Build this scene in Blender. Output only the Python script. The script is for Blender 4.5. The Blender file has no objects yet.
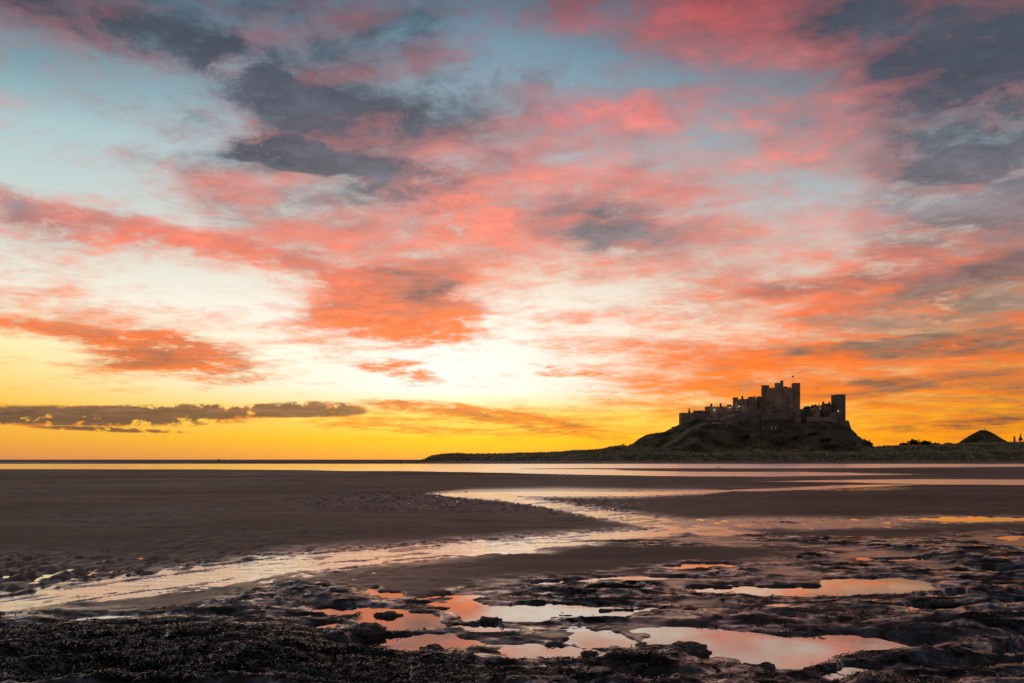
import bpy, bmesh, math, random
import numpy as np
from mathutils import Vector, Matrix, noise as mnoise

C = bpy.context.scene.collection
SC = bpy.context.scene
R = math.radians
random.seed(7)
RNG = np.random.default_rng(11)

# ------------------------------------------------------------------ camera
F, CX, HY, CAMZ = 800.0, 512.0, 459.5, 2.2      # focal length in picture widths/1024, horizon row, eye height (m)
cam_d = bpy.data.cameras.new('camera')
cam_d.sensor_width = 36.0
cam_d.lens = F / 1024 * 36
cam_d.shift_y = (HY - 341.5) / 1024
cam_d.clip_start, cam_d.clip_end = 0.1, 60000
cam = bpy.data.objects.new('camera', cam_d)
C.objects.link(cam)
cam.location = (0, 0, CAMZ)
cam.rotation_euler = (R(90), 0, 0)
SC.camera = cam
SC.view_settings.view_transform = 'Standard'
SC.view_settings.look = 'None'
SC.view_settings.exposure = 0.0
SC.view_settings.gamma = 1.0
SC.view_settings.use_curve_mapping = False
SC.cycles.max_bounces = 6
SC.cycles.diffuse_bounces = 2
SC.cycles.glossy_bounces = 4
SC.cycles.sample_clamp_indirect = 6.0

SUN_AZ, SUN_EL = R(-2.5), R(2.8)                 # the glow left of the castle, just over the horizon

# ------------------------------------------------------------------ node helpers
def lin(c):
    out = []
    for v in c[:3]:
        v = v / 255.0
        out.append(v / 12.92 if v <= 0.04045 else ((v + 0.055) / 1.055) ** 2.4)
    return tuple(out)

class NT:
    def __init__(self, tree):
        self.t = tree
        self.n = tree.nodes
        self.l = tree.links
    def put(self, sock, v):
        if isinstance(v, bpy.types.NodeSocket):
            self.l.new(v, sock)
        elif isinstance(v, (tuple, list)):
            sock.default_value = (*v, 1.0) if (len(v) == 3 and sock.type == 'RGBA') else v
        else:
            sock.default_value = v
    def m(self, op, a, b=None, c=None, clamp=False):
        n = self.n.new('ShaderNodeMath'); n.operation = op; n.use_clamp = clamp
        self.put(n.inputs[0], a)
        if b is not None: self.put(n.inputs[1], b)
        if c is not None: self.put(n.inputs[2], c)
        return n.outputs[0]
    def mr(self, v, a, b, c=0.0, d=1.0, kind='LINEAR'):
        n = self.n.new('ShaderNodeMapRange'); n.interpolation_type = kind; n.clamp = True
        for i, x in enumerate((v, a, b, c, d)): self.put(n.inputs[i], x)
        return n.outputs[0]
    def mix(self, f, a, b, mode='MIX'):
        n = self.n.new('ShaderNodeMix'); n.data_type = 'RGBA'; n.blend_type = mode; n.clamp_factor = True
        self.put(n.inputs[0], f); self.put(n.inputs[6], a); self.put(n.inputs[7], b)
        return n.outputs[2]
    def noise(self, vec, scale, detail=4, rough=0.5, dist=0.0, out=0, lac=2.0):
        n = self.n.new('ShaderNodeTexNoise')
        if vec is not None: self.put(n.inputs['Vector'], vec)
        self.put(n.inputs['Scale'], scale); n.inputs['Detail'].default_value = detail
        n.inputs['Roughness'].default_value = rough; n.inputs['Distortion'].default_value = dist
        n.inputs['Lacunarity'].default_value = lac
        return n.outputs[out]
    def ramp(self, fac, stops, interp='LINEAR'):
        n = self.n.new('ShaderNodeValToRGB'); r = n.color_ramp; r.interpolation = interp
        e = r.elements
        while len(e) > 1: e.remove(e[-1])
        e[0].position = stops[0][0]; e[0].color = (*stops[0][1], 1)
        for p, c in stops[1:]:
            x = e.new(p); x.color = (*c, 1)
        self.put(n.inputs[0], fac)
        return n.outputs[0]
    def xyz(self, x, y, z):
        n = self.n.new('ShaderNodeCombineXYZ')
        for i, v in enumerate((x, y, z)): self.put(n.inputs[i], v)
        return n.outputs[0]
    def sep(self, v):
        n = self.n.new('ShaderNodeSeparateXYZ'); self.put(n.inputs[0], v)
        return n.outputs
    def mapping(self, vec, scale=(1, 1, 1), rot=(0, 0, 0), loc=(0, 0, 0)):
        n = self.n.new('ShaderNodeMapping'); self.put(n.inputs[0], vec)
        n.inputs[1].default_value = loc; n.inputs[2].default_value = rot; n.inputs[3].default_value = scale
        return n.outputs[0]

# ------------------------------------------------------------------ sky
# Tables over direction (17 azimuths from -32.6 to +32.6 degrees, 16 elevations): D how much cloud, G how grey it is.
DT = """66667765346788888
66667776335788888
66667775323578887
33456776533567877
23457877866667777
11248888887778777
32148888766788777
86446688777754458
56888776766766568
33344799545788889
65434998434688899
36533676345667788
24884242247999999
00000110026999888
00001456665666666
00000000011234455""".split()
GT = """77888888742134899
67788888631148999
55678888765556889
44578888776556889
33457888722455689
33357897520234699
33224786213423579
43225620145233689
21112232115421578
21112233223320468
11111122233211467
13321001122225666
11122111000000234
00000000000110346
00000012220000124
00000000000000123""".split()
SKYROWS = [  # row in the picture, clear-sky colour at left / centre / right
    (459, (218, 150, 92), (240, 164, 72), (250, 165, 20)),
    (440, (240, 176, 72), (254, 202, 42), (253, 165, 12)),
    (415, (250, 196, 82), (255, 232, 125), (253, 178, 22)),
    (390, (252, 220, 130), (255, 255, 252), (252, 180, 45)),
    (360, (253, 238, 180), (255, 255, 252), (250, 190, 100)),
    (320, (248, 240, 222), (255, 252, 242), (232, 200, 172)),
    (270, (222, 226, 217), (240, 228, 210), (205, 196, 188)),
    (220, (200, 215, 213), (217, 217, 212), (172, 184, 190)),
    (170, (178, 204, 208), (197, 208, 212), (128, 146, 156)),
    (120, (128, 164, 175), (176, 196, 206), (92, 110, 124)),
    (60, (88, 124, 141), (140, 170, 188), (72, 90, 104)),
    (0, (72, 108, 126), (104, 140, 160), (56, 74, 88)),
    (-260, (46, 70, 88), (60, 84, 104), (44, 58, 72)),
]
LIT = [(459, (246, 150, 50)), (425, (250, 140, 30)), (390, (255, 128, 12)), (360, (255, 116, 24)), (330, (253, 120, 50)),
       (300, (248, 126, 80)), (270, (246, 128, 98)), (240, (246, 138, 114)), (200, (243, 142, 124)), (150, (236, 141, 130)),
       (100, (216, 126, 124)), (50, (206, 106, 104)), (0, (190, 94, 96)), (-260, (120, 72, 84))]
DARK = [(459, (160, 105, 70)), (425, (100, 78, 72)), (390, (140, 102, 82)), (360, (142, 108, 92)), (330, (166, 140, 122)),
        (300, (132, 102, 102)), (270, (140, 116, 116)), (240, (134, 124, 130)), (200, (106, 106, 116)), (150, (90, 89, 103)),
        (100, (80, 83, 97)), (50, (74, 79, 92)), (0, (66, 76, 88)), (-260, (42, 52, 66))]
# single clouds: picture column, row, half width, half height, tilt (deg, + = falling to the right), amount, grey
CLOUDS = [
    (160, 353, 120, 21, 9, 1.0, .36), (398, 374, 58, 11, 8, .95, .22),
    (60, 416, 180, 11, 0, 1.9, 1.5), (215, 411, 150, 8, -1, 1.9, 1.5), (310, 409, 62, 9, 0, 1.9, 1.5), (115, 430, 80, 2.6, 1, 1.4, 1.2),
    (445, 409, 110, 9, 6, .9, .25), (545, 426, 100, 9, 9, .9, .35), (565, 373, 62, 8, 8, .8, .05),
    (400, 312, 105, 36, 14, .9, -.1), (410, 285, 70, 14, 12, .5, .6), (300, 155, 85, 20, 10, .9, 1.0), (395, 182, 70, 20, 10, .7, .7), (300, 100, 140, 50, 12, .45, .35),
    (960, 292, 140, 26, -6, .8, .7), (930, 345, 170, 8, -2, .6, .8), (900, 386, 120, 9, -6, .5, .6), (40, 212, 70, 22, 6, .6, .35),
    (620, 222, 90, 40, 8, .3, .45), (205, 243, 130, 20, 9, .6, .12), (640, 120, 140, 30, 12, .3, -.3),
    (470, 210, 60, 26, 6, .5, -.5), (985, 185, 120, 62, 0, .45, .6), (220, 62, 120, 34, 14, .6, .5), (215, 92, 60, 18, 10, .4, .4), (940, 55, 180, 60, 4, .15, .2), (985, 110, 120, 60, 10, .25, .25), (60, 20, 120, 40, 6, .3, .3), (850, 275, 120, 26, -4, .4, .35), (430, 430, 130, 5, 3, .5, .3), (960, 425, 90, 6, -3, .5, .5),
]

def sky_at(px, py):                                # picture position -> azimuth, tangent of elevation
    a = math.atan((px - CX) / F)
    return a, (HY - py) / F * math.cos(a)

def table(tab, px, py):
    c = min(max(px / 64.0, 0), 15.999); r = min(max(py / 30.0, 0), 14.999)
    i, j = int(r), int(c); fr, fc = r - i, c - j
    g = lambda a, b: int(tab[a][b]) / 9.0
    return (g(i, j) * (1 - fc) + g(i, j + 1) * fc) * (1 - fr) + (g(i + 1, j) * (1 - fc) + g(i + 1, j + 1) * fc) * fr

def skyrow(i, px):
    f = min(max(px / 1024.0, 0), 1)
    l, c, r = (np.array(lin(x)) for x in SKYROWS[i][1:])
    mid = 0.44
    return tuple(l + (c - l) * f / mid) if f < mid else tuple(c + (r - c) * (f - mid) / (1 - mid))

world = bpy.data.worlds.new('World')
SC.world = world
world.use_nodes = True
W = NT(world.node_tree)
W.n.clear()
tc = W.n.new('ShaderNodeTexCoord')
dirv = tc.outputs['Generated']
x, y, z = W.sep(dirv)
r = W.m('SQRT', W.m('ADD', W.m('MULTIPLY', x, x), W.m('MULTIPLY', y, y)))
zc = W.m('MAXIMUM', z, 0.0)
t0 = W.m('DIVIDE', zc, W.m('MAXIMUM', r, 0.02))
a0 = W.m('ARCTAN2', x, y)
den = W.m('ADD', zc, 0.11)
pv = W.xyz(W.m('DIVIDE', x, den), W.m('DIVIDE', y, den), 0.0)          # the cloud deck seen in perspective
pm = W.mapping(pv, scale=(0.75, 1.15, 1), rot=(0, 0, R(24)), loc=(3.1, 1.7, 0))
wc = W.noise(pm, 1.7, 5, 0.55, out=1)
wx, wy, wz = W.sep(wc)
wamp = W.m('MULTIPLY_ADD', t0, 0.42, 0.012)
a1 = W.m('ADD', a0, W.m('MULTIPLY', W.m('SUBTRACT', wx, 0.5), W.m('MULTIPLY', wamp, 1.9)))
t1 = W.m('ADD', t0, W.m('MULTIPLY', W.m('SUBTRACT', wy, 0.5), W.m('MULTIPLY', wamp, 0.85)))
n1 = W.noise(pm, 1.7, 11, 0.62, 0.25)
pm2 = W.mapping(pv, scale=(1.0, 1.35, 1), rot=(0, 0, R(20)), loc=(7.3, 2.2, 0))
n2 = W.noise(pm2, 3.4, 11, 0.66, 0.35)
pm3 = W.mapping(pv, scale=(1.2, 1.2, 1), rot=(0, 0, R(-14)), loc=(1.3, 9.2, 0))
n3 = W.noise(pm3, 2.6, 11, 0.66, 0.3)
pm4 = W.mapping(pv, scale=(1.1, 0.95, 1), rot=(0, 0, R(30)), loc=(4.3, 5.2, 0))
n4 = W.noise(pm4, 8.0, 9, 0.68, 0.5)

# undersides and edges turned to the low sun glow, the far sides stay grey
pms = W.mapping(pv, scale=(1.2, 1.2, 1), rot=(0, 0, R(-14)), loc=(1.3 - 0.02, 9.2 + 0.085, 0))
n3s = W.noise(pms, 2.6, 7, 0.62, 0.3)
pm1s = W.mapping(pv, scale=(0.75, 1.15, 1), rot=(0, 0, R(24)), loc=(3.1 - 0.02, 1.7 + 0.09, 0))
n1s = W.noise(pm1s, 1.7, 8, 0.6, 0.25)
relief = W.m('ADD', W.m('SUBTRACT', n3, n3s), W.m('SUBTRACT', n1, n1s))

A0, A1 = -0.72, 0.72
fac_a = W.mr(a1, A0, A1)
fac_raw = W.mr(a0, A0, A1)
def rows(tvals, stops_of, fac, tsock):
    val = None
    for i, tv in enumerate(tvals):
        col = W.ramp(fac, stops_of(i))
        val = col if val is None else W.mix(W.mr(tsock, tvals[i - 1], tv), val, col)
    return val
NS = 26
def dg_stops(py):
    out = []
    for k in range(NS):
        f = k / (NS - 1); a = A0 + (A1 - A0) * f
        px = CX + F * math.tan(a)
        q = HY - (HY - py) if py < -1 else py
        pyy = HY - ((HY - q) / F) / math.cos(a) * F if py >= 0 else -10
        out.append((f, (table(DT, px, pyy), table(GT, px, pyy), 0.0)))
    return out
dgp = [452, 435, 420, 405, 390, 375, 360, 345, 330, 315, 300, 285, 270, 255, 240, 225, 210, 195, 180, 165, 150, 135, 120, 105, 90, 60, 30, 0]
dgt = [(HY - p) / F for p in dgp]
dg = rows(dgt, lambda i: dg_stops(dgp[i]), fac_a, t1)
D, G, _ = W.sep(dg)
skt = [(HY - s[0]) / F for s in SKYROWS]
def sk_stops(i):
    return [(k / 12, skyrow(i, CX + F * math.tan(A0 + (A1 - A0) * k / 12))) for k in range(13)]
clear = rows(skt, sk_stops, fac_raw, t0)

tr = W.mr(t1, 0.0, 0.9)
def by_t(tab):
    return [((HY - p) / F / 0.9, lin(c)) for p, c in tab]
lit = W.ramp(tr, by_t(LIT))
dark = W.ramp(tr, by_t(DARK))

for (cx, cy, hw, hh, tilt, amt, grey) in CLOUDS:
    ca, ct = sky_at(cx, cy)
    co, si = math.cos(R(tilt)), math.sin(R(tilt))
    low = cy > 395
    asrc, tsrc = (a0, t0) if low else (a1, t1)
    da = W.m('SUBTRACT', asrc, ca); dt = W.m('SUBTRACT', tsrc, ct)
    u = W.m('MULTIPLY', W.m('ADD', W.m('MULTIPLY', da, co), W.m('MULTIPLY', dt, -si)), F / hw)
    v = W.m('MULTIPLY', W.m('ADD', W.m('MULTIPLY', da, si), W.m('MULTIPLY', dt, co)), F / hh)
    q = W.m('SUBTRACT', 1.0, W.m('ADD', W.m('MULTIPLY', u, u), W.m('MULTIPLY', v, v)))
    q = W.m('MAXIMUM', q, 0.0)
    if low and grey > 1:                            # the low bank with billowing tops
        bn = W.noise(W.xyz(W.m('MULTIPLY', a0, 46.0), W.m('MULTIPLY', t0, 70.0), cx * 0.01), 1.0, 6, 0.6)
        q = W.m('MULTIPLY', q, W.mr(bn, 0.34, 0.50, 0.0, 1.3))
    else:
        q = W.m('MULTIPLY', q, W.mr(W.m('ADD', n3, W.m('MULTIPLY', W.m('SUBTRACT', n4, 0.5), 0.5)), 0.34, 0.66, 0.1, 1.5))
    D = W.m('ADD', D, W.m('MULTIPLY', q, amt * 0.75))
    G = W.m('ADD', G, W.m('MULTIPLY', q, grey))

dens = W.m('ADD', W.m('ADD', D, W.m('MULTIPLY', W.m('SUBTRACT', n1, 0.5), 1.7)), W.m('MULTIPLY', W.m('SUBTRACT', n2, 0.5), 1.2))
dens = W.m('ADD', dens, W.m('MULTIPLY', W.m('SUBTRACT', n4, 0.5), 1.0))
alpha = W.mr(dens, 0.14, 1.12, kind='SMOOTHSTEP')
shade = W.m('ADD', G, W.m('ADD', W.m('MULTIPLY', W.m('SUBTRACT', n3, 0.5), 1.9), W.m('MULTIPLY', W.m('SUBTRACT', n4, 0.5), 0.9)))
shade = W.m('SUBTRACT', shade, W.m('MULTIPLY', relief, 2.2))
shade = W.mr(shade, -0.02, 1.10)
darkv = W.mix(W.mr(n2, 0.36, 0.64), W.mix(1.0, dark, (0.72, 0.70, 0.72), 'MULTIPLY'), W.mix(1.0, dark, (1.35, 1.28, 1.25), 'MULTIPLY'))
ccol = W.mix(shade, lit, darkv)
ccol = W.mix(W.mr(n4, 0.36, 0.66, 0.0, 1.0), W.mix(1.0, ccol, (0.80, 0.80, 0.82), 'MULTIPLY'), W.mix(1.0, ccol, (1.22, 1.23, 1.24), 'MULTIPLY'))
front = W.mix(W.m('MULTIPLY', alpha, 0.94), clear, ccol)
# the sky behind the camera: pinkish belt brightened to light the castle, blue overhead
backc = W.ramp(W.mr(t0, 0.0, 1.2), [(0.0, (0.32, 0.26, 0.25)), (0.25, (0.36, 0.27, 0.25)), (0.5, (0.19, 0.18, 0.20)), (1.0, (0.06, 0.08, 0.11))])
backf = W.mr(W.m('ABSOLUTE', a0), 0.75, 1.9, kind='SMOOTHSTEP')
backf = W.m('MAXIMUM', backf, W.mr(t0, 0.75, 2.2, kind='SMOOTHSTEP'))
gm = W.n.new('ShaderNodeGamma'); W.put(gm.inputs[0], front); gm.inputs[1].default_value = 1.10
cols = W.mix(backf, gm.outputs[0], backc)
nish = W.n.new('ShaderNodeTexSky')
nish.sky_type = 'NISHITA'; nish.sun_disc = False
nish.sun_elevation = SUN_EL; nish.sun_rotation = SUN_AZ
bgn = W.n.new('ShaderNodeBackground'); W.put(bgn.inputs[0], nish.outputs[0]); bgn.inputs[1].default_value = 0.006
bgc = W.n.new('ShaderNodeBackground'); W.put(bgc.inputs[0], cols); bgc.inputs[1].default_value = 1.0
add = W.n.new('ShaderNodeAddShader')
W.l.new(bgn.outputs[0], add.inputs[0]); W.l.new(bgc.outputs[0], add.inputs[1])
wo = W.n.new('ShaderNodeOutputWorld'); W.l.new(add.outputs[0], wo.inputs[0])
world.cycles.sampling_method = 'MANUAL'
world.cycles.sample_map_resolution = 512

sun_d = bpy.data.lights.new('sun', 'SUN')
sun_d.energy = 0.05; sun_d.angle = R(70); sun_d.color = (1.0, 0.72, 0.38)
sun = bpy.data.objects.new('sun', sun_d); C.objects.link(sun)
sdir = Vector((math.sin(SUN_AZ) * math.cos(SUN_EL), math.cos(SUN_AZ) * math.cos(SUN_EL), math.sin(SUN_EL)))
sun.rotation_euler = (-sdir).to_track_quat('-Z', 'Y').to_euler()
sun.location = (0, 0, 60)

# ------------------------------------------------------------------ object helpers
def at(px, py, Y):
    return Vector(((px - CX) * Y / F, Y, CAMZ + (HY - py) * Y / F))

def tag(o, label=None, cat=None, group=None, kind=None):
    if label: o['label'] = label
    if cat: o['category'] = cat
    if group: o['group'] = group
    if kind: o['kind'] = kind
    return o

def link(name, me, mat=None, parent=None):
    o = bpy.data.objects.new(name, me); C.objects.link(o)
    if mat is not None: me.materials.append(mat)
    if parent is not None: o.parent = parent
    return o

def empty(name, loc, label, cat, group=None, rz=0.0):
    o = bpy.data.objects.new(name, None); C.objects.link(o)
    o.location = loc; o.rotation_euler = (0, 0, rz); o.empty_display_size = 0.5
    return tag(o, label, cat, group)

def np_mesh(name, V, Fq, smooth=True):
    """V (n,3), Fq (m,4) or (m,3) int"""
    me = bpy.data.meshes.new(name)
    k = Fq.shape[1]
    me.vertices.add(len(V)); me.vertices.foreach_set('co', np.ascontiguousarray(V, dtype=np.float32).ravel())
    me.loops.add(Fq.size); me.loops.foreach_set('vertex_index', np.ascontiguousarray(Fq, dtype=np.int32).ravel())
    me.polygons.add(len(Fq))
    me.polygons.foreach_set('loop_start', np.arange(0, Fq.size, k, dtype=np.int32))
    me.polygons.foreach_set('loop_total', np.full(len(Fq), k, dtype=np.int32))
    me.polygons.foreach_set('use_smooth', np.full(len(Fq), smooth, dtype=bool))
    me.update(calc_edges=True)
    return me

def grid_faces(nr, nc):
    i = np.arange(nr * nc).reshape(nr, nc)
    return np.stack([i[:-1, :-1], i[:-1, 1:], i[1:, 1:], i[1:, :-1]], -1).reshape(-1, 4)

class MB:
    def __init__(self): self.bm = bmesh.new()
    def box(self, x0, x1, y0, y1, z0, z1):
        v = [self.bm.verts.new(p) for p in ((x0, y0, z0), (x1, y0, z0), (x1, y1, z0), (x0, y1, z0), (x0, y0, z1), (x1, y0, z1), (x1, y1, z1), (x0, y1, z1))]
        for f in ((0, 3, 2, 1), (4, 5, 6, 7), (0, 1, 5, 4), (1, 2, 6, 5), (2, 3, 7, 6), (3, 0, 4, 7)):
            self.bm.faces.new([v[i] for i in f])
        return self
    def prism(self, pts, z0, z1, top=None):
        n = len(pts)
        top = top or pts
        a = [self.bm.verts.new((p[0], p[1], z0)) for p in pts]
        b = [self.bm.verts.new((p[0], p[1], z1)) for p in top]
        self.bm.faces.new(a[::-1]); self.bm.faces.new(b)
        for i in range(n):
            self.bm.faces.new((a[i], a[(i + 1) % n], b[(i + 1) % n], b[i]))
        return self
    def gable(self, x0, x1, y0, y1, z0, z1, over=0.3):
        ym = (y0 + y1) / 2
        x0 -= over; x1 += over; y0 -= over; y1 += over
        v = [self.bm.verts.new(p) for p in ((x0, y0, z0), (x1, y0, z0), (x1, y1, z0), (x0, y1, z0), (x0, ym, z1), (x1, ym, z1))]
        for f in ((0, 1, 5, 4), (2, 3, 4, 5), (1, 2, 5), (3, 0, 4), (0, 3, 2, 1)):
            self.bm.faces.new([v[i] for i in f])
        return self
    def build(self, name, mat, parent=None, bevel=0.0, smooth=False):
        me = bpy.data.meshes.new(name)
        bmesh.ops.recalc_face_normals(self.bm, faces=self.bm.faces)
        self.bm.to_mesh(me); self.bm.free()
        if smooth:
            me.polygons.foreach_set('use_smooth', np.ones(len(me.polygons), dtype=bool))
        o = link(name, me, mat, parent)
        if bevel:
            b = o.modifiers.new('bevel', 'BEVEL'); b.width = bevel; b.segments = 1; b.limit_method = 'ANGLE'
        return o

# value noise in numpy (gradient noise)
_P = RNG.permutation(4096)
_GA = RNG.random(4096) * 2 * np.pi
_GX, _GY = np.cos(_GA), np.sin(_GA)
def pn(x, y, s=0):
    xi = np.floor(x).astype(np.int64); yi = np.floor(y).astype(np.int64)
    xf, yf = x - xi, y - yi
    u = xf * xf * xf * (xf * (xf * 6 - 15) + 10); v = yf * yf * yf * (yf * (yf * 6 - 15) + 10)
    def g(i, j, dx, dy):
        h = _P[(_P[(i + s * 131) & 4095] + j + s * 17) & 4095]
        return _GX[h] * dx + _GY[h] * dy
    a = g(xi, yi, xf, yf); b = g(xi + 1, yi, xf - 1, yf)
    c = g(xi, yi + 1, xf, yf - 1); d = g(xi + 1, yi + 1, xf - 1, yf - 1)
    return ((a + (b - a) * u) * (1 - v) + (c + (d - c) * u) * v) * 1.4
def fbm(x, y, o=4, s=0, gain=0.5, lac=2.03):
    t = 0; amp = 1.0; n = 0
    for k in range(o):
        t = t + amp * pn(x, y, s + k); n += amp
        x, y, amp = x * lac + 3.7, y * lac + 1.3, amp * gain
    return t / n
def ridged(x, y, o=4, s=0, gain=0.5, lac=2.05):
    t = 0; amp = 1.0; n = 0
    for k in range(o):
        t = t + amp * (1 - np.abs(pn(x, y, s + k)) * 2); n += amp
        x, y, amp = x * lac + 5.1, y * lac + 2.3, amp * gain
    return t / n
def sst(v, a, b):
    q = np.clip((v - a) / (b - a), 0, 1)
    return q * q * (3 - 2 * q)

# ------------------------------------------------------------------ materials
def new_mat(name):
    m = bpy.data.materials.new(name); m.use_nodes = True
    T = NT(m.node_tree); T.n.clear()
    out = T.n.new('ShaderNodeOutputMaterial')
    return m, T, out
def principled(T, out, **kw):
    b = T.n.new('ShaderNodeBsdfPrincipled')
    for k, v in kw.items():
        T.put(b.inputs[k.replace('_', ' ')], v)
    T.l.new(b.outputs[0], out.inputs[0])
    return b
def bump(T, h, strength=0.5, dist=0.05, normal=None):
    n = T.n.new('ShaderNodeBump'); n.inputs['Strength'].default_value = strength; n.inputs['Distance'].default_value = dist
    T.put(n.inputs['Height'], h)
    if normal is not None: T.put(n.inputs['Normal'], normal)
    return n.outputs[0]
def objco(T):
    return T.n.new('ShaderNodeTexCoord').outputs['Object']

def simple(name, col, rough=0.8, var=0.35, scale=1.0, bstr=0.0, bscale=4.0, bdist=0.1, spec=0.3):
    m, T, out = new_mat(name)
    co = objco(T)
    n = T.noise(co, scale, 6, 0.6)
    dk = tuple(c * (1 - var) for c in col); lt = tuple(min(c * (1 + var), 0.95) for c in col)
    b = principled(T, out, Base_Color=T.mix(T.mr(n, 0.3, 0.7), dk, lt), Roughness=rough)
    b.inputs['Specular IOR Level'].default_value = spec
    if bstr:
        T.put(b.inputs['Normal'], bump(T, T.noise(co, bscale, 6, 0.6), bstr, bdist))
    return m

def stone_mat(name, col):
    m, T, out = new_mat(name)
    co = objco(T)
    big = T.noise(co, 0.12, 5, 0.6)
    small = T.noise(T.mapping(co, scale=(1, 1, 2.2)), 0.9, 6, 0.65)
    streak = T.noise(T.mapping(co, scale=(1.2, 1.2, 0.12)), 0.8, 4, 0.6)
    c = T.mix(T.mr(big, 0.35, 0.65), tuple(v * 0.55 for v in col), tuple(v * 1.4 for v in col))
    c = T.mix(T.mr(small, 0.35, 0.7, 0, 0.6), c, tuple(v * 0.5 for v in col))
    c = T.mix(T.mr(streak, 0.5, 0.75, 0, 0.5), c, (col[0] * 0.55, col[1] * 0.5, col[2] * 0.5))
    br = T.n.new('ShaderNodeTexBrick')
    sx, sy, sz = T.sep(co)
    T.put(br.inputs['Vector'], T.xyz(T.m('ADD', sx, sy), sz, 0.0))
    br.inputs['Scale'].default_value = 1.0; br.inputs['Brick Width'].default_value = 1.1; br.inputs['Row Height'].default_value = 0.5
    br.inputs['Color1'].default_value = (1.12, 1.1, 1.05, 1); br.inputs['Color2'].default_value = (0.75, 0.75, 0.78, 1); br.inputs['Mortar'].default_value = (0.6, 0.6, 0.6, 1)
    br.inputs['Mortar Size'].default_value = 0.03
    c = T.mix(0.7, c, T.mix(1.0, c, br.outputs[0], 'MULTIPLY'))
    b = principled(T, out, Base_Color=c, Roughness=0.9)
    b.inputs['Specular IOR Level'].default_value = 0.2
    T.put(b.inputs['Normal'], bump(T, small, 0.6, 0.15))
    return m

M = {}
M['stone'] = stone_mat('castle_stone', (0.30, 0.215, 0.17))
M['stone_pale'] = stone_mat('pale_stone', (0.42, 0.32, 0.26))
M['stone_dark'] = stone_mat('dark_stone', (0.19, 0.15, 0.135))
M['coping'] = simple('coping_stone', (0.62, 0.54, 0.48), 0.8, 0.2, 0.8)
M['slate'] = simple('roof_slate', (0.10, 0.095, 0.10), 0.6, 0.3, 0.6)
M['pane'] = simple('window_dark', (0.012, 0.012, 0.015), 0.25, 0.2, 1.0, spec=0.5)
M['metal'] = simple('painted_metal', (0.12, 0.12, 0.12), 0.5, 0.1)
M['flagcloth'] = simple('flag_cloth', (0.10, 0.03, 0.035), 0.8, 0.2)
M['foliage'] = simple('bush_foliage', (0.045, 0.05, 0.026), 0.8, 0.5, 0.5)
M['foliage_dark'] = simple('dark_foliage', (0.03, 0.034, 0.022), 0.8, 0.5, 0.5)
M['bark'] = simple('bark', (0.06, 0.045, 0.035), 0.9, 0.3, 2.0)
M['marram'] = simple('marram_grass', (0.36, 0.31, 0.19), 0.85, 0.5, 0.12)
M['cloth_dark'] = simple('dark_clothes', (0.02, 0.02, 0.024), 0.9, 0.2, 3)
M['cloth_brown'] = simple('brown_clothes', (0.045, 0.033, 0.028), 0.9, 0.2, 3)
M['hair'] = simple('dark_hair', (0.015, 0.012, 0.01), 0.7, 0.2, 3)
M['fur'] = simple('dog_fur', (0.022, 0.018, 0.016), 0.9, 0.3, 6)
M['feather_grey'] = simple('dark_feathers', (0.05, 0.045, 0.045), 0.8, 0.2, 6)
M['feather_white'] = simple('white_feathers', (0.75, 0.74, 0.72), 0.8, 0.1, 6)
M['hull'] = simple('boat_paint', (0.03, 0.022, 0.02), 0.6, 0.2, 2)
M['foam'] = simple('sea_foam', (0.8, 0.8, 0.78), 0.8, 0.1, 1)

def emit_mat(name, col, s):
    m, T, out = new_mat(name)
    e = T.n.new('ShaderNodeEmission'); e.inputs[0].default_value = (*col, 1); e.inputs[1].default_value = s
    T.l.new(e.outputs[0], out.inputs[0])
    return m
M['lamp'] = emit_mat('lit_lamp', (1.0, 0.86, 0.6), 2.0)

def water_mat(name, deep, base_refl, rough, bs, bscale, bdist, stretch=(1, 1, 1), most=1.0):
    m, T, out = new_mat(name)
    co = objco(T)
    wind = None
    if rough is None:                                   # calmer on the left, ruffled by wind on the right
        wind = T.mr(T.sep(co)[0], -60, 60, 0.08, 0.24); rough = 0.2
    d = T.n.new('ShaderNodeBsdfDiffuse'); d.inputs[0].default_value = (*deep, 1)
    g = T.n.new('ShaderNodeBsdfGlossy'); g.inputs[0].default_value = (0.96, 0.96, 0.96, 1); g.inputs['Roughness'].default_value = rough
    if wind is not None: T.put(g.inputs['Roughness'], wind)
    lw = T.n.new('ShaderNodeFresnel'); lw.inputs[0].default_value = 1.33
    mx = T.n.new('ShaderNodeMixShader')
    if bs:
        nb = bump(T, T.noise(T.mapping(co, scale=stretch), bscale, 5, 0.6, 0.4), bs, bdist)
        if wind is not None: T.put(nb.node.inputs['Strength'], T.m('MULTIPLY', wind, 2.6))
        for nn in (g, lw): T.put(nn.inputs['Normal'], nb)
    T.put(mx.inputs[0], T.m('MULTIPLY_ADD', lw.outputs[0], most - base_refl, base_refl))
    T.l.new(d.outputs[0], mx.inputs[1]); T.l.new(g.outputs[0], mx.inputs[2])
    T.l.new(mx.outputs[0], out.inputs[0])
    return m
M['pool'] = water_mat('tidal_water', (0.022, 0.016, 0.014), 0.46, 0.02, 0.05, 3.0, 0.01)
M['shallow'] = water_mat('shallow_water', (0.05, 0.037, 0.033), 0.45, None, 0.6, 1.6, 0.04, (0.6, 1.6, 1))
M['stream'] = water_mat('stream_water', (0.05, 0.037, 0.033), 0.62, 0.06, 0.5, 2.2, 0.04, (0.5, 1.5, 1))
M['sea'] = water_mat('sea_water', (0.06, 0.066, 0.08), 0.03, 0.3, 1.0, 0.25, 2.6, (1, 2.5, 1), 0.28)

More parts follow.
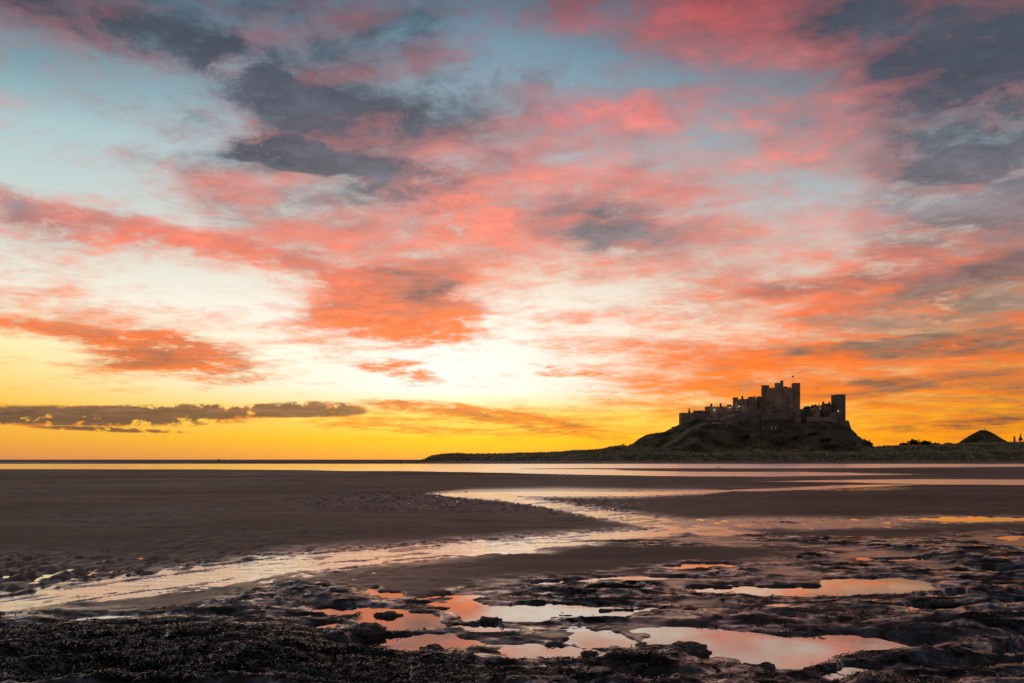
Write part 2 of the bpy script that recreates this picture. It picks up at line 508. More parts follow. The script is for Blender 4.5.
# beach: sand, wet sand and rock in one material, steered by what the ground is at each point
m, T, out = new_mat('beach_ground')
co = objco(T)
att = T.n.new('ShaderNodeAttribute'); att.attribute_name = 'ground'
rock, wet, weed = T.sep(att.outputs['Vector'])
nb_ = T.noise(co, 0.35, 6, 0.6)
nf = T.noise(co, 6.0, 6, 0.65)
nff = T.noise(co, 45.0, 5, 0.7)
nst = T.noise(T.mapping(co, scale=(0.25, 1.6, 1)), 0.6, 6, 0.6)
sand = T.mix(T.mr(nb_, 0.3, 0.7), (0.20, 0.136, 0.106), (0.30, 0.21, 0.163))
sand = T.mix(T.mr(nst, 0.45, 0.72, 0, 0.6), sand, (0.075, 0.054, 0.049))
nlo = T.noise(T.mapping(co, scale=(0.45, 1.0, 1)), 0.045, 7, 0.62, 0.5)
sand = T.mix(T.mr(nlo, 0.36, 0.64), T.mix(1.0, sand, (0.5, 0.48, 0.49), 'MULTIPLY'), T.mix(1.0, sand, (1.32, 1.28, 1.25), 'MULTIPLY'))
sp_ = T.noise(T.mapping(co, scale=(0.35, 1.0, 1)), 0.55, 3, 0.7)
sand = T.mix(T.m('MULTIPLY', T.mr(sp_, 0.62, 0.68), 0.7), sand, (0.02, 0.016, 0.014))
sand = T.mix(T.m('MULTIPLY', wet, 0.7), sand, (0.05, 0.036, 0.032))
rk = T.mix(T.mr(nf, 0.35, 0.68), (0.003, 0.003, 0.0036), (0.012, 0.0105, 0.0108))
rk = T.mix(T.mr(nff, 0.52, 0.75, 0, 0.4), rk, (0.024, 0.021, 0.021))
rk = T.mix(T.m('MULTIPLY', weed, T.mr(nf, 0.45, 0.6, 0.2, 0.8)), rk, (0.022, 0.013, 0.007))
col = T.mix(rock, sand, rk)
rs = T.mix(wet, (0.75, 0.75, 0.75), (0.22, 0.22, 0.22))
film = T.mr(T.m('ADD', T.m('MULTIPLY', T.noise(T.mapping(co, scale=(0.7, 1.5, 1)), 1.6, 7, 0.68, 0.8), 0.8), T.m('MULTIPLY', nf, 0.2)), 0.47, 0.60, 0.0, 1.0)
rr = T.mr(film, 0.0, 1.0, 0.6, 0.11)
rough = T.m('ADD', T.m('MULTIPLY', T.m('SUBTRACT', 1.0, rock), T.sep(rs)[0]), T.m('MULTIPLY', rock, rr))
b = principled(T, out, Base_Color=col, Roughness=rough)
T.put(b.inputs['Coat Weight'], T.m('MULTIPLY', rock, film)); b.inputs['Coat Roughness'].default_value = 0.10; b.inputs['Coat IOR'].default_value = 1.75
T.put(b.inputs['Specular IOR Level'], T.m('ADD', T.m('ADD', 0.10, T.m('MULTIPLY', rock, T.mr(film, 0.0, 1.0, 0.0, 0.6))), T.m('MULTIPLY', wet, 0.5)))
hb = T.m('ADD', T.m('MULTIPLY', nf, T.m('MULTIPLY_ADD', rock, 0.9, 0.12)), T.m('MULTIPLY', nff, T.m('MULTIPLY_ADD', rock, 0.35, 0.06)))
T.put(b.inputs['Normal'], bump(T, hb, 0.7, 0.04))
M['beach'] = m

# dune and hill ground
m, T, out = new_mat('dune_grass_ground')
co = objco(T)
n_a = T.noise(T.mapping(co, scale=(1, 1, 1.5)), 0.09, 6, 0.65)
n_b = T.noise(co, 0.5, 5, 0.65)
c = T.ramp(n_a, [(0.3, (0.045, 0.045, 0.026)), (0.46, (0.14, 0.125, 0.07)), (0.58, (0.27, 0.23, 0.145)), (0.72, (0.36, 0.30, 0.21))])
c = T.mix(T.mr(n_b, 0.4, 0.65, 0, 0.6), c, (0.028, 0.028, 0.017))
b = principled(T, out, Base_Color=c, Roughness=0.9); b.inputs['Specular IOR Level'].default_value = 0.1
T.put(b.inputs['Normal'], bump(T, n_b, 0.8, 1.2))
M['dune'] = m
m, T, out = new_mat('castle_hill_ground')
co = objco(T)
att = T.n.new('ShaderNodeAttribute'); att.attribute_name = 'ground'
path_, rock_, _k = T.sep(att.outputs['Vector'])
n_a = T.noise(T.mapping(co, scale=(1, 1, 0.6)), 0.07, 6, 0.65)
n_b = T.noise(co, 0.45, 5, 0.7)
c = T.ramp(n_a, [(0.32, (0.014, 0.015, 0.009)), (0.48, (0.062, 0.056, 0.028)), (0.63, (0.17, 0.138, 0.085))])
c = T.mix(T.m('MULTIPLY', rock_, T.mr(n_b, 0.35, 0.6, 0.3, 1.0)), c, (0.11, 0.09, 0.082))
c = T.mix(T.m('MULTIPLY', path_, T.mr(n_b, 0.3, 0.6, 0.5, 1.0)), c, (0.30, 0.225, 0.165))
b = principled(T, out, Base_Color=c, Roughness=0.9); b.inputs['Specular IOR Level'].default_value = 0.1
T.put(b.inputs['Normal'], bump(T, n_b, 0.9, 1.5))
M['hill'] = m

# ------------------------------------------------------------------ beach terrain
NR, NCOL = 940, 1400
Ys = np.concatenate([np.linspace(-8, 3.2, 40, endpoint=False), 3.2 * np.exp(np.linspace(0, math.log(720 / 3.2), NR - 40))])
s = np.linspace(-1, 1, NCOL); g_ = 0.52 * s + 0.48 * s ** 3
Yg = np.repeat(Ys[:, None], NCOL, 1)
Xg = g_[None, :] * (10 + 0.98 * np.maximum(Ys, 0))[:, None]

def px_of(X, Y):
    Yc = np.maximum(Y, 2.0)
    return CX + F * X / Yc, HY + CAMZ * F / Yc

def polyline(px, py, pts):
    """vertical distance (rows) to a channel's middle line in half widths, 1 at the middle .. 0 at the bank"""
    xs = [p[0] for p in pts]; yc = np.interp(px, xs, [p[1] for p in pts]); hw = np.interp(px, xs, [p[2] for p in pts])
    inside = (px > xs[0]) & (px < xs[-1])
    return np.where(inside, 1 - np.abs(py - yc) / np.maximum(hw, 0.05), -99.0)

def ell(px, py, cx, cy, rx, ry):
    return 1 - np.sqrt(((px - cx) / rx) ** 2 + ((py - cy) / ry) ** 2)

POOLS = [(383, 594, 20, 4.5), (343, 612, 40, 3.5), (397, 620, 40, 8.5), (322, 628.5, 24, 3), (412, 643.5, 66, 8.5), (360, 647, 36, 4.5), (465, 605, 17, 5.5),
         (505, 614, 40, 9.5), (552, 606.5, 44, 4), (560, 652, 58, 6.5), (608, 640, 34, 5.5), (515, 654, 16, 6), (690, 636, 46, 10), (762, 647, 80, 13.5),
         (832, 646, 62, 10), (905, 645, 60, 4.5), (785, 661, 54, 8), (875, 588, 64, 9.5), (806, 591, 76, 4), (742, 590, 50, 2.5), (922, 609, 30, 3.5), (962, 597, 16, 3.5),
         (508, 675, 20, 4), (640, 676, 44, 4), (855, 675, 34, 5), (1012, 655, 24, 6), (985, 668, 40, 4), (975, 519.5, 66, 2.2), (1016, 538, 20, 2.2), (1012, 571, 22, 2.6),
         (485, 552, 60, 3), (700, 566, 40, 2.2), (640, 580, 60, 2.4), (560, 583, 34, 2.2), (900, 560, 44, 2), (600, 612, 50, 2.6), (470, 628, 34, 3)]
KNOLLS = [(683, 652, 34, 7, .05), (590, 654, 10, 2.6, .035), (905, 657, 74, 9, .07), (640, 664, 60, 6, .04), (350, 598, 70, 9, .05), (300, 590, 90, 9, .06), (935, 628, 120, 12, .07),
          (340, 638, 40, 6, .05), (960, 560, 120, 14, .08), (720, 620, 120, 10, .04), (985, 600, 80, 12, .08), (800, 618, 120, 9, .04)]
ROCKLINE = [(-900, 640), (-200, 622), (0, 613), (120, 607), (200, 599), (262, 584), (335, 581), (372, 592), (395, 600), (512, 577), (600, 573), (690, 566), (768, 560), (830, 545), (930, 536), (1024, 530), (1500, 520)]
STREAM = [(-700, 660, 24), (-200, 625, 19), (0, 606, 13), (100, 591, 11), (200, 577.5, 11.5), (300, 564, 13), (420, 553, 9.5), (520, 545, 8), (600, 538.5, 7), (680, 531.5, 5), (730, 527, 2.4), (790, 523, .2)]
STREAM2 = [(440, 494.5, 2), (500, 497.5, 3.5), (540, 503, 3.5), (590, 512, 4.5), (640, 521, 6), (700, 530, 6), (730, 532.5, 3.5), (775, 534, .2)]
UPPER = [(425, 494, .3), (470, 494.3, 2.6), (560, 494, 3.2), (640, 494, 2.6), (700, 492.5, 1.6), (735, 491, .3)]

def beach(X, Y):
    wsc = np.maximum(Y, 2.0)
    w1 = fbm(X * 0.9, Y * 0.9, 5, 3); w2 = fbm(X * 0.8, Y * 0.8, 5, 13)
    Xw = X + w1 * (0.45 + 0.006 * wsc)
    Yw = Y + w2 * (0.55 + 0.018 * wsc)
    px, py = px_of(X, Y)
    pxw, pyw = px_of(Xw, Yw)
    # --- rock
    line = np.interp(pxw, [p[0] for p in ROCKLINE], [p[1] for p in ROCKLINE])
    rock = sst(pyw - line + 10 * fbm(X * .5, Y * .35, 4, 31), -5, 7)
    dark_fl = np.clip(ell(pxw, pyw, 770, 543, 190, 7) * 3 + fbm(X * .4, Y * .3, 4, 41) * 1.4, 0, 1) * 0.9
    dark_fl2 = np.clip(ell(pxw, pyw, 840, 489, 70, 3) * 3 + fbm(X * .2, Y * .12, 4, 47) * 1.2, 0, 1) * 0.8
    rock = np.maximum(rock, np.maximum(dark_fl, dark_fl2))
    seep = sst(fbm(X * .33 + 5, Y * .30, 4, 181) + 0.25 * w1, -0.02, 0.22) * sst(px, 300, 460) * (1 - sst(py, 628, 655)) * (1 - 0.85 * sst(px, 690, 760) * sst(py, 572, 590)) * rock
    rock = rock * (1 - 0.85 * seep)
    # --- water bodies
    pool = np.full_like(X, -1.0)
    for (cx, cy, rx, ry) in POOLS: pool = np.maximum(pool, ell(pxw, pyw, cx, cy, rx * 1.04, ry * 1.1))
    st = polyline(px + 6 * w1, pyw, [(a, b, c * .86) for a, b, c in STREAM])
    st2 = polyline(px + 6 * w1, pyw, STREAM2)
    yc_ = np.interp(px, [p[0] for p in STREAM], [p[1] for p in STREAM])
    braid = fbm(px / 95.0 + 0.3 * w1, (py - yc_) / 2.6 + 0.4 * w2, 4, 121, 0.6)
    braid2 = fbm(px / 120.0 + 0.3 * w1, (py - yc_) / 3.2 + 0.4 * w2, 3, 131, 0.6)
    up = polyline(px, py + 0.5 * fbm(X * .15, Y * .1, 3, 5), UPPER)
    # far wet band, its lower edge, and its sand bars
    lower = np.interp(px, [-700, 0, 220, 400, 520, 700, 770, 830, 1024, 1600], [468.9, 469.1, 469.3, 470.9, 473.6, 476.4, 477, 475.5, 474, 474])
    nb = fbm(X * .02, Y * .05, 4, 9)
    far = np.minimum((lower + nb * 1.6 - py) / 1.0, (py - 463.7 + 0.5 * nb) / 0.7)
    bar = polyline(px, py + nb * 1.3, [(520, 468.6, .2), (600, 468.8, .6), (700, 469.9, 1.7), (800, 470.2, 2.0), (860, 470.6, 2.8), (1024, 471.4, 4.6), (1500, 472, 5)])
    far = np.minimum(far, -bar * 2 + 0.6 * nb)
    right = np.maximum(polyline(px, py + nb * 2.4, [(730, 481, .02), (780, 481.5, .5), (860, 481, 2.2), (930, 481.5, 4), (1024, 482, 4), (1500, 483, 4)]),
                       polyline(px, py + nb * 2.4, [(650, 491, .02), (720, 491, .6), (770, 490, 1.8), (830, 487, 2.2), (880, 485.5, 1), (920, 485, .2)]))
    flat = np.clip(ell(pxw, pyw, 790, 524, 200, 9) * 2.2, 0, 1)                     # wet rippled flat on the right
    flat = np.maximum(flat, np.clip(ell(pxw, pyw, 960, 520, 150, 6) * 2, 0, 1))
    # --- heights
    r1 = ridged(X * 0.6 + 0.3 * w1, Y * 1.3 + 0.3 * w2, 5, 51, 0.55)
    r2 = fbm(X * 2.2, Y * 3.4, 5, 61, 0.6)
    r3 = ridged(X * 4.0 + w2, Y * 6.0, 3, 71, 0.55)
    r4 = ridged(X * 0.75 + 0.5 * w1 + 0.4 * Y, Y * 3.0 + 0.6 * w2, 4, 73, 0.5)
    slow = fbm(X * 0.22, Y * 0.3, 3, 77)
    fade = np.clip(18 / wsc, 0.35, 1.0)
    hr = 0.055 + fade * (0.10 * (r1 - 0.45) + 0.038 * r2 + 0.016 * (r3 - .4) + 0.05 * (r4 - .45) + 0.08 * slow)
    hr = np.maximum(hr, 0.004 + 0.02 * r2 + 0.25 * (hr))
    lowm = sst(pool, -1.6, 0.0)
    wetland = np.clip(ell(px, py, 520, 625, 330, 62) * 1.6, 0, 1)
    hr = hr * (1 - 0.5 * lowm) - 0.016 * wetland * (1 - 0.3 * lowm)
    vv_ = Y * 1.05 + 0.30 * X + 1.3 * fbm(X * .35, Y * .5, 3, 161) + 0.30 * fbm(X * 1.6, Y * 2.2, 3, 165)
    fr_ = vv_ - np.floor(vv_)
    saw = np.where(fr_ < 0.16, sst(fr_, 0, 0.16), 1 - (fr_ - 0.16) / 0.84)
    band = 0.5 + 0.9 * pn(X * .45 + np.floor(vv_) * 7.31, np.floor(vv_) * 3.77 + 0 * X, 171)
    hr = hr + (saw - 0.42) * np.clip(band, 0.05, 1.2) * 0.085 * np.clip(16 / wsc, .45, 1) * (1 - 0.6 * lowm)
    for (cx, cy, rx, ry, hh) in KNOLLS:
        hr = hr + hh * sst(ell(pxw, pyw, cx, cy, rx, ry), 0, 0.8)
    mound = sst(ell(px + 50 * slow, py + 5 * w1, 120, 676, 420, 60), 0, 0.75)
    hr = hr + mound * (0.15 + 0.05 * fbm(X * 1.3, Y * 1.3, 4, 81) + 0.10 * (ridged(X * .75 + .25 * Y + .3 * w1, Y * 1.5 + .3 * w2, 3, 85, .45) - .5))
    mound2 = sst(ell(px, py, 1010, 640, 150, 40), 0, 0.8)
    hr = hr + mound2 * 0.06
    # ripples on sand
    dx, dy = X + 0.35 * w1 * 2 + 0.12 * r2, Y + 0.35 * w2 * 2
    lam = 0.16 + 0.0016 * wsc
    dim = fbm(X * 3.0 + w1, Y * 1.7 + w2, 3, 97)
    rip = 0.5 * np.sin((dy + 0.18 * dx + 0.35 * fbm(dx * 1.2, dy * 0.8, 3, 91)) * 2 * np.pi / (lam * 2.2)) * (0.6 + 0.4 * fbm(X * 2.5, Y * 2.5, 2, 95)) + 2.4 * dim
    zone_l = sst(py + 14 * slow, 538, 574) * (1 - sst(px, 330, 620))
    zone_m = np.maximum(np.clip(ell(pxw, pyw, 400, 503, 140, 15) * 2, 0, 1), np.clip(ell(pxw, pyw, 560, 507, 130, 12) * 2, 0, 1))
    ramp_ = np.clip(np.maximum(np.maximum(zone_l, zone_m), np.maximum(flat, sst(np.maximum(st, st2), -1.0, 0.3))), 0.0, 1)
    patch = sst(fbm(X * .05, Y * .035, 4, 151), -0.05, 0.35) * (1 - sst(py, 560, 590))
    ramp_ = np.maximum(ramp_ * (1 + 0.5 * zone_l) * (1 - 0.75 * sst(py - yc_, 2, 14) * (1 - sst(px, 420, 640))), 0.10 + 0.40 * patch)
    hs = 0.035 + 0.02 * slow + ramp_ * rip * (0.026 + 0.0011 * np.minimum(wsc, 60))
    hs = hs - 0.016 * sst(zone_l, 0, 1) * sst(st, -3.2, 0)
    sst_ = sst(np.maximum(st, st2), -0.35, 0.45)
    hs = hs * (1 - 0.80 * sst_) - 0.013 * sst_ + sst_ * (0.105 * braid * (1.15 - 0.5 * sst(st, 0.1, .9)) + 0.022 * braid2)
    hs = hs * (1 - 0.8 * flat) + flat * (0.012 + 0.085 * fbm(X * 1.5, Y * .8, 4, 103, .6))
    hs = hs * (1 - seep) + seep * (0.012 + 0.05 * fbm(X * 1.1, Y * 1.6, 4, 191, .6))
    h = hs * (1 - rock) + hr * rock
    stc = sst(st, -0.05, 0.5) * (1 - 0.75 * rock)
    h = h * (1 - stc * 0.3)
    pl = sst(pool, -0.10, 0.22)
    h = h * (1 - pl) + (-0.05 + 0.01 * r2) * pl
    upm = sst(up, -0.1, 0.4)
    h = h * (1 - upm) - 0.02 * upm + 0.012 * upm * rip * 0.3
    fm = np.clip(np.maximum(sst(far, -0.6, 0.5), sst(right, -0.2, 0.45) * 0.93), 0, 1)
    h = h * (1 - fm) - 0.02 * fm + fm * 0.012 * fbm(X * .05, Y * .15, 4, 111)
    # shelving: up to the dunes on the right, down under the sea on the left
    landX = np.interp(Y, [0, 420, 560, 720], [-60, -60, -70, -80])
    up_land = sst(X - landX, -40, 60) * sst(Y, 465, 610)
    h = h + up_land * 1.1
    dn = (1 - sst(X - landX, -50, 30)) * sst(Y, 440, 480)
    h = h - dn * 0.8
    wetm = np.clip(np.maximum.reduce([sst(st, -1.3, 0.2), sst(st2, -1.2, .2), sst(pool, -0.5, 0.0), flat, sst(up, -2.0, 0), fm, seep, 0.55 * zone_l, 0.4 * zone_m, 0.25 * patch]), 0, 1)
    return h, np.clip(rock, 0, 1), wetm, mound * rock

H, ROCK, WET, WEED = beach(Xg, Yg)
V = np.stack([Xg, Yg, H], -1).reshape(-1, 3)
me = np_mesh('beach', V, grid_faces(NR, NCOL))
ca = me.color_attributes.new('ground', 'FLOAT_COLOR', 'POINT')
ca.data.foreach_set('color', np.stack([ROCK, WET, WEED, np.ones_like(WET)], -1).astype(np.float32).ravel())
tag(link('beach', me, M['beach']), 'wet sand beach with dark seaweed rock ledges in front', kind='structure')

def sheet(name, x0, x1, y0, y1, z, mat, label):
    me = np_mesh(name, np.array([(x0, y0, z), (x1, y0, z), (x1, y1, z), (x0, y1, z)], float), np.array([[0, 1, 2, 3]]))
    return tag(link(name, me, mat), label, kind='structure')
sheet('tidal_water', -200, 200, -8, 34, 0.0, M['pool'], 'still shallow water lying in pools and runnels on the beach')
sheet('shallow_water', -660, 660, 34, 405, 0.0, M['shallow'], 'wind rippled sheet of shallow water lying on the far beach')
sheet('sea', -24000, 24000, 405, 42000, 0.0, M['sea'], 'dark rippled sea along the horizon on the left')
sheet('seabed', -24000, 24000, -60, 42000, -1.6, M['beach'], 'sand under the sea')

def ribbon(name, pts, wf, z, mat, label):
    px = np.linspace(pts[0][0], pts[-1][0], 160); yc = np.interp(px, [p[0] for p in pts], [p[1] for p in pts]); hw = np.interp(px, [p[0] for p in pts], [p[2] for p in pts]) * wf
    R_ = []
    for k in np.linspace(-1, 1, 5):
        Y = CAMZ * F / np.maximum(yc + k * hw - HY, 3); R_.append(np.stack([(px - CX) * Y / F, Y, 0 * Y + z], -1))
    me = np_mesh(name, np.stack(R_[::-1]).reshape(-1, 3), grid_faces(5, 160))
    return tag(link(name, me, mat), label, kind='structure')
ribbon('stream', STREAM, 1.2, 0.004, M['stream'], 'shallow rippling stream running across the sand')
ribbon('side_stream', STREAM2, 1.5, 0.003, M['stream'], 'rippling runnel joining the upper pool to the stream')

# ------------------------------------------------------------------ dunes, hill, mound
DUNE_TOP = [(418, 463.2), (424, 460), (431, 456.2), (440, 454.3), (458, 453.4), (475, 454.2), (520, 453.2), (545, 452.6), (560, 452.2), (575, 450.4), (590, 450.2), (604, 449), (612, 446.6), (622, 445.6), (632, 446.2),
            (642, 447.6), (660, 448.2), (700, 448.2), (740, 447.6), (765, 446.4), (800, 447.6), (840, 447.8), (872, 447.8), (890, 446), (930, 445.6), (960, 444), (1000, 442.6), (1040, 441.6), (1200, 440), (1500, 440)]
DY0 = 612.0
nr, nc = 90, 900
yy = np.concatenate([np.linspace(0, 80, 70), np.linspace(86, 460, 20)])
pxs = np.linspace(416, 1420, nc)
Yd = DY0 + yy[:, None] + 0 * pxs[None, :]
Xd = (pxs[None, :] - CX) * (DY0 + 60) / F * np.ones_like(Yd)
top = np.interp(pxs, [p[0] for p in DUNE_TOP], [p[1] for p in DUNE_TOP])
Zt = CAMZ + (HY - top) * (DY0 + 60) / F
k = np.clip(yy / 60, 0, 1)[:, None]
foot = 0.4 + 0.5 * fbm(Xd * 0.05, Yd * 0.05, 3, 201)
prof = 0.55 * sst(k, 0.08, 0.42) + 0.45 * sst(k, 0.5, 1.0)
prof = np.where(yy[:, None] > 60, 1.0, prof)
Zd = foot * (1 - prof) + Zt[None, :] * prof
endfade = sst(pxs, 416, 440)[None, :]
Zd = Zd + sst(k, 0.05, 0.3) * endfade * (1.3 * fbm(Xd * 0.09, Yd * 0.09, 4, 211, 0.6) + 0.5 * fbm(Xd * .4, Yd * .4, 3, 221)) * np.where(k > 0.85, 0.55, 1.0)
Zd[yy > 66] -= ((yy[yy > 66] - 66) * 0.02)[:, None]
Zd = np.maximum(Zd, 0.05)
# shelve the far-left end into the water
me = np_mesh('dunes', np.stack([Xd, Yd, Zd], -1).reshape(-1, 3), grid_faces(nr, nc))
tag(link('dunes', me, M['dune']), 'grassy sand dunes along the back of the beach', kind='structure')

# marram tussocks as spiky tufts
nT = 15000
ti = RNG.integers(6, 68, nT); tj = RNG.integers(10, nc - 1, nT)
base = np.stack([Xd[ti, tj], Yd[ti, tj], Zd[ti, tj] - 0.1], -1) + np.stack([RNG.normal(0, .5, nT), RNG.normal(0, .5, nT), np.zeros(nT)], -1)
ang = RNG.random(nT) * 6.28; w = RNG.uniform(.25, .8, nT); hgt = RNG.uniform(.5, 1.35, nT)
e = np.stack([np.cos(ang) * w, np.sin(ang) * w, np.zeros(nT)], -1)
tipv = np.stack([RNG.normal(0, .35, nT), RNG.normal(0, .35, nT), hgt], -1)
Vt = np.stack([base - e, base + e, base + tipv], 1).reshape(-1, 3)
me = np_mesh('marram_grass', Vt, np.arange(nT * 3).reshape(-1, 3), False)
tag(link('marram_grass', me, M['marram']), 'tussocks of pale marram grass covering the dunes', 'grass', kind='stuff')

EDGE = [(600, 458), (632, 449), (645, 445), (655, 440.5), (665, 436.5), (674, 433), (684, 428), (694, 424.5), (704, 422.5), (713, 424.2), (722, 426), (740, 427.8), (770, 429.2), (798, 429.4), (808, 426), (820, 423), (835, 424),
        (846, 429), (853, 436), (859, 441), (866, 445.5), (874, 449), (900, 458)]
RIDGE = [(600, 458), (630, 449), (640, 444.5), (648, 438.6), (656, 434.2), (666, 433), (674, 432), (690, 424), (704, 420), (740, 422), (800, 421), (840, 422), (848, 429), (855, 436), (866, 445), (874, 449), (900, 458)]
nr, nc = 110, 420
yk = np.concatenate([np.linspace(640, 694, 64), np.linspace(695.5, 760, 30), np.linspace(765, 850, 16)])
pxs = np.linspace(604, 896, nc)
Xh = (pxs[None, :] - CX) * 694 / F * np.ones((nr, 1))
Yh = yk[:, None] + 0 * Xh
Ze = (CAMZ + (HY - np.interp(pxs, [p[0] for p in EDGE], [p[1] for p in EDGE])) * 694 / F)[None, :]
Zr = (CAMZ + (HY - np.interp(pxs, [p[0] for p in RIDGE], [p[1] for p in RIDGE])) * 730 / F)[None, :]
q = np.clip((Yh - 646) / (693 - 646), 0, 1)
cliff = np.interp(pxs, [600, 690, 745, 775, 800, 850, 900], [0, .15, .5, .7, .9, .85, .3])[None, :]
prof = (1 - cliff) * (q ** 0.9) + cliff * (0.30 * sst(q, 0, .35) + 0.70 * sst(q, 0.4, 0.9))
Zh = 3.0 + (Ze - 3.0) * prof
kk = sst(Yh, 694, 705)
Zh = np.where(Yh > 694, Ze * (1 - kk) + Zr * kk, Zh)
Zh = np.where(Yh > 745, Zh - (Yh - 745) * 0.22, Zh)
edge_n = sst(q, 0.05, 0.3) * (1 - 0.75 * sst(q, 0.82, 1.0))
Zh = Zh + edge_n * (3.4 * fbm(Xh * .06, Yh * .06, 5, 301, .6) + cliff * 3.6 * ridged(Xh * .13, Yh * .05, 5, 311) - cliff * 1.0) + 0.25 * fbm(Xh * .3, Yh * .3, 3, 321)
pathm = sst(-np.abs((Yh - np.interp(Xh, [at(648, 0, 694).x, at(676, 0, 694).x, at(706, 0, 694).x], [668, 682, 692])) / 4.0), -1.0, -.3) * sst(Xh, at(650, 0, 694).x, at(662, 0, 694).x) * (1 - sst(Xh, at(706, 0, 694).x, at(716, 0, 694).x))
path2 = sst(-np.abs((Yh - np.interp(Xh, [at(676, 0, 680).x, at(694, 0, 680).x], [664, 672])) / 4.5), -1, -.2) * sst(Xh, at(668, 0, 680).x, at(676, 0, 680).x) * (1 - sst(Xh, at(688, 0, 680).x, at(696, 0, 680).x))
path3 = sst(-np.abs((q - 0.93) / .06), -1, -.3) * sst(Xh, at(772, 0, 694).x, at(784, 0, 694).x) * (1 - sst(Xh, at(800, 0, 694).x, at(808, 0, 694).x))
tan_ = sst(fbm(Xh * .07 + .05 * Yh, Yh * .12, 4, 331), 0.0, .3) * (1 - sst(Xh, at(690, 0, 680).x, at(722, 0, 680).x))
pathm = np.maximum.reduce([pathm, path2 * .7, path3 * .6, tan_ * .45])
gz = np.gradient(Zh, axis=0) / np.gradient(Yh, axis=0)
rockm = sst(np.abs(gz), 0.75, 1.4)
me = np_mesh('castle_hill', np.stack([Xh, Yh, Zh], -1).reshape(-1, 3), grid_faces(nr, nc))
ca = me.color_attributes.new('ground', 'FLOAT_COLOR', 'POINT')
ca.data.foreach_set('color', np.stack([pathm, rockm, 0 * pathm, 1 + 0 * pathm], -1).astype(np.float32).ravel())
tag(link('castle_hill', me, M['hill']), 'steep grassy crag carrying the castle', kind='structure')

def cone_hill(name, cx, base_y, top_y, half, Y, label):
    rr_ = np.linspace(0, 1, 30); aa = np.linspace(0, 2 * np.pi, 73)[:-1]
    c0 = at(cx, base_y, Y); hgt = (base_y - top_y) * Y / F; rad = half * Y / F
    Rr, Aa = np.meshgrid(rr_, aa, indexing='ij')
    X = c0.x + Rr * np.cos(Aa) * rad; Yv = Y + Rr * np.sin(Aa) * rad
    Z = c0.z - 4 + (hgt + 4) * (1 - (0.72 * Rr + 0.28 * (1 - np.cos(Rr * np.pi)) / 2) ) * 1.0
    Z = np.minimum(Z, c0.z + hgt - 0.10 * hgt * np.exp(-(Rr * 6) ** 2) * 1.0) + (0.25 + Rr) * 1.0 * fbm(X * .22, Yv * .22, 4, 401, .6)
    i = np.arange(30 * 72).reshape(30, 72)
    f = np.stack([i[:-1], np.roll(i, -1, 1)[:-1], np.roll(i, -1, 1)[1:], i[1:]], -1).reshape(-1, 4)
    me = np_mesh(name, np.stack([X, Yv, Z], -1).reshape(-1, 3), f)
    return tag(link(name, me, M['hill']), label, kind='structure')
cone_hill('mound', 983.0, 444.5, 428.8, 33, 705, 'dark conical grassy mound behind the dunes')

# sand spit and far land line on the left
def strip(name, x0, x1, Y, depth, hgt, mat, label):
    n = 80
    X = np.linspace(x0, x1, n); v = np.linspace(-1, 1, 9)
    Z = -0.3 + (hgt + .3) * (1 - np.abs(v[:, None]) ** 2) * np.minimum(1, 4 * (1 - np.abs(np.linspace(-1, 1, n)))) [None, :] + 0.1 * fbm(X[None, :] * .05, v[:, None] * 3, 3, 5)
    me = np_mesh(name, np.stack([X[None, :] + 0 * Z, Y + v[:, None] * depth + 0 * Z, Z], -1).reshape(-1, 3), grid_faces(9, n))
    return tag(link(name, me, mat), label, kind='structure')
strip('sand_spit', at(190, 460, 640).x, at(428, 460, 640).x, 640, 60, 0.95, M['stone_dark'], 'low dark sand spit at the edge of the sea')

# surf
def surf(px0, px1, Y, w, seed):
    n = 60
    X = np.linspace(at(px0, 0, Y).x, at(px1, 0, Y).x, n)
    c_ = Y + 5 * fbm(X * .03, X * 0 + seed, 3, seed)
    prof_ = np.array([(-1, 0.01), (-.5, .22), (0, .35), (.6, .15), (1, .01)])
    hgt = np.clip(0.4 + 1.4 * fbm(X * .05, X * 0 + 3.3, 3, seed + 4), .02, 1.2)
    P = np.stack([np.stack([X, c_ + a * w, b_ * hgt + .01], -1) for a, b_ in prof_])
    me = np_mesh('surf', P.reshape(-1, 3), grid_faces(5, n))
    return tag(link('surf', me, M['foam']), 'thin white line of breaking surf', 'surf', kind='stuff')
surf(-60, 78, 478, 2.0, 1); surf(60, 200, 500, 1.6, 2); surf(225, 236, 590, 2.0, 3); surf(-40, 40, 540, 1.6, 6)

# ------------------------------------------------------------------ castle
CASTLE = 'castle buildings on the crag'
def ring_merlons(pts, z, h, thick=0.6, step=2.4):
    """one continuous crenellated parapet round a many-cornered top"""
    mb = MB(); n = len(pts)
    outer, inner = inset(pts, -thick / 2), inset(pts, thick / 2)
    for i in range(n):
        o0, o1 = Vector(outer[i]), Vector(outer[(i + 1) % n]); i0, i1 = Vector(inner[i]), Vector(inner[(i + 1) % n])
        k = max(1, int(round((o1 - o0).length / step)))
        cuts = [0.0]
        for q in range(k):
            cuts += [(q + 0.22) / k, (q + 0.78) / k]
        cuts.append(1.0)
        for q in range(len(cuts) - 1):
            a, b = cuts[q], cuts[q + 1]
            top = z + (h if q % 2 == 1 else 0.3 * h)
            if q in (0, len(cuts) - 2) and k > 1: top = z + h        # a solid corner
            mb.prism([tuple(o0.lerp(o1, a)), tuple(o0.lerp(o1, b)), tuple(i0.lerp(i1, b)), tuple(i0.lerp(i1, a))], z + .003, top)
    bmesh.ops.remove_doubles(mb.bm, verts=mb.bm.verts, dist=0.002)
    return mb
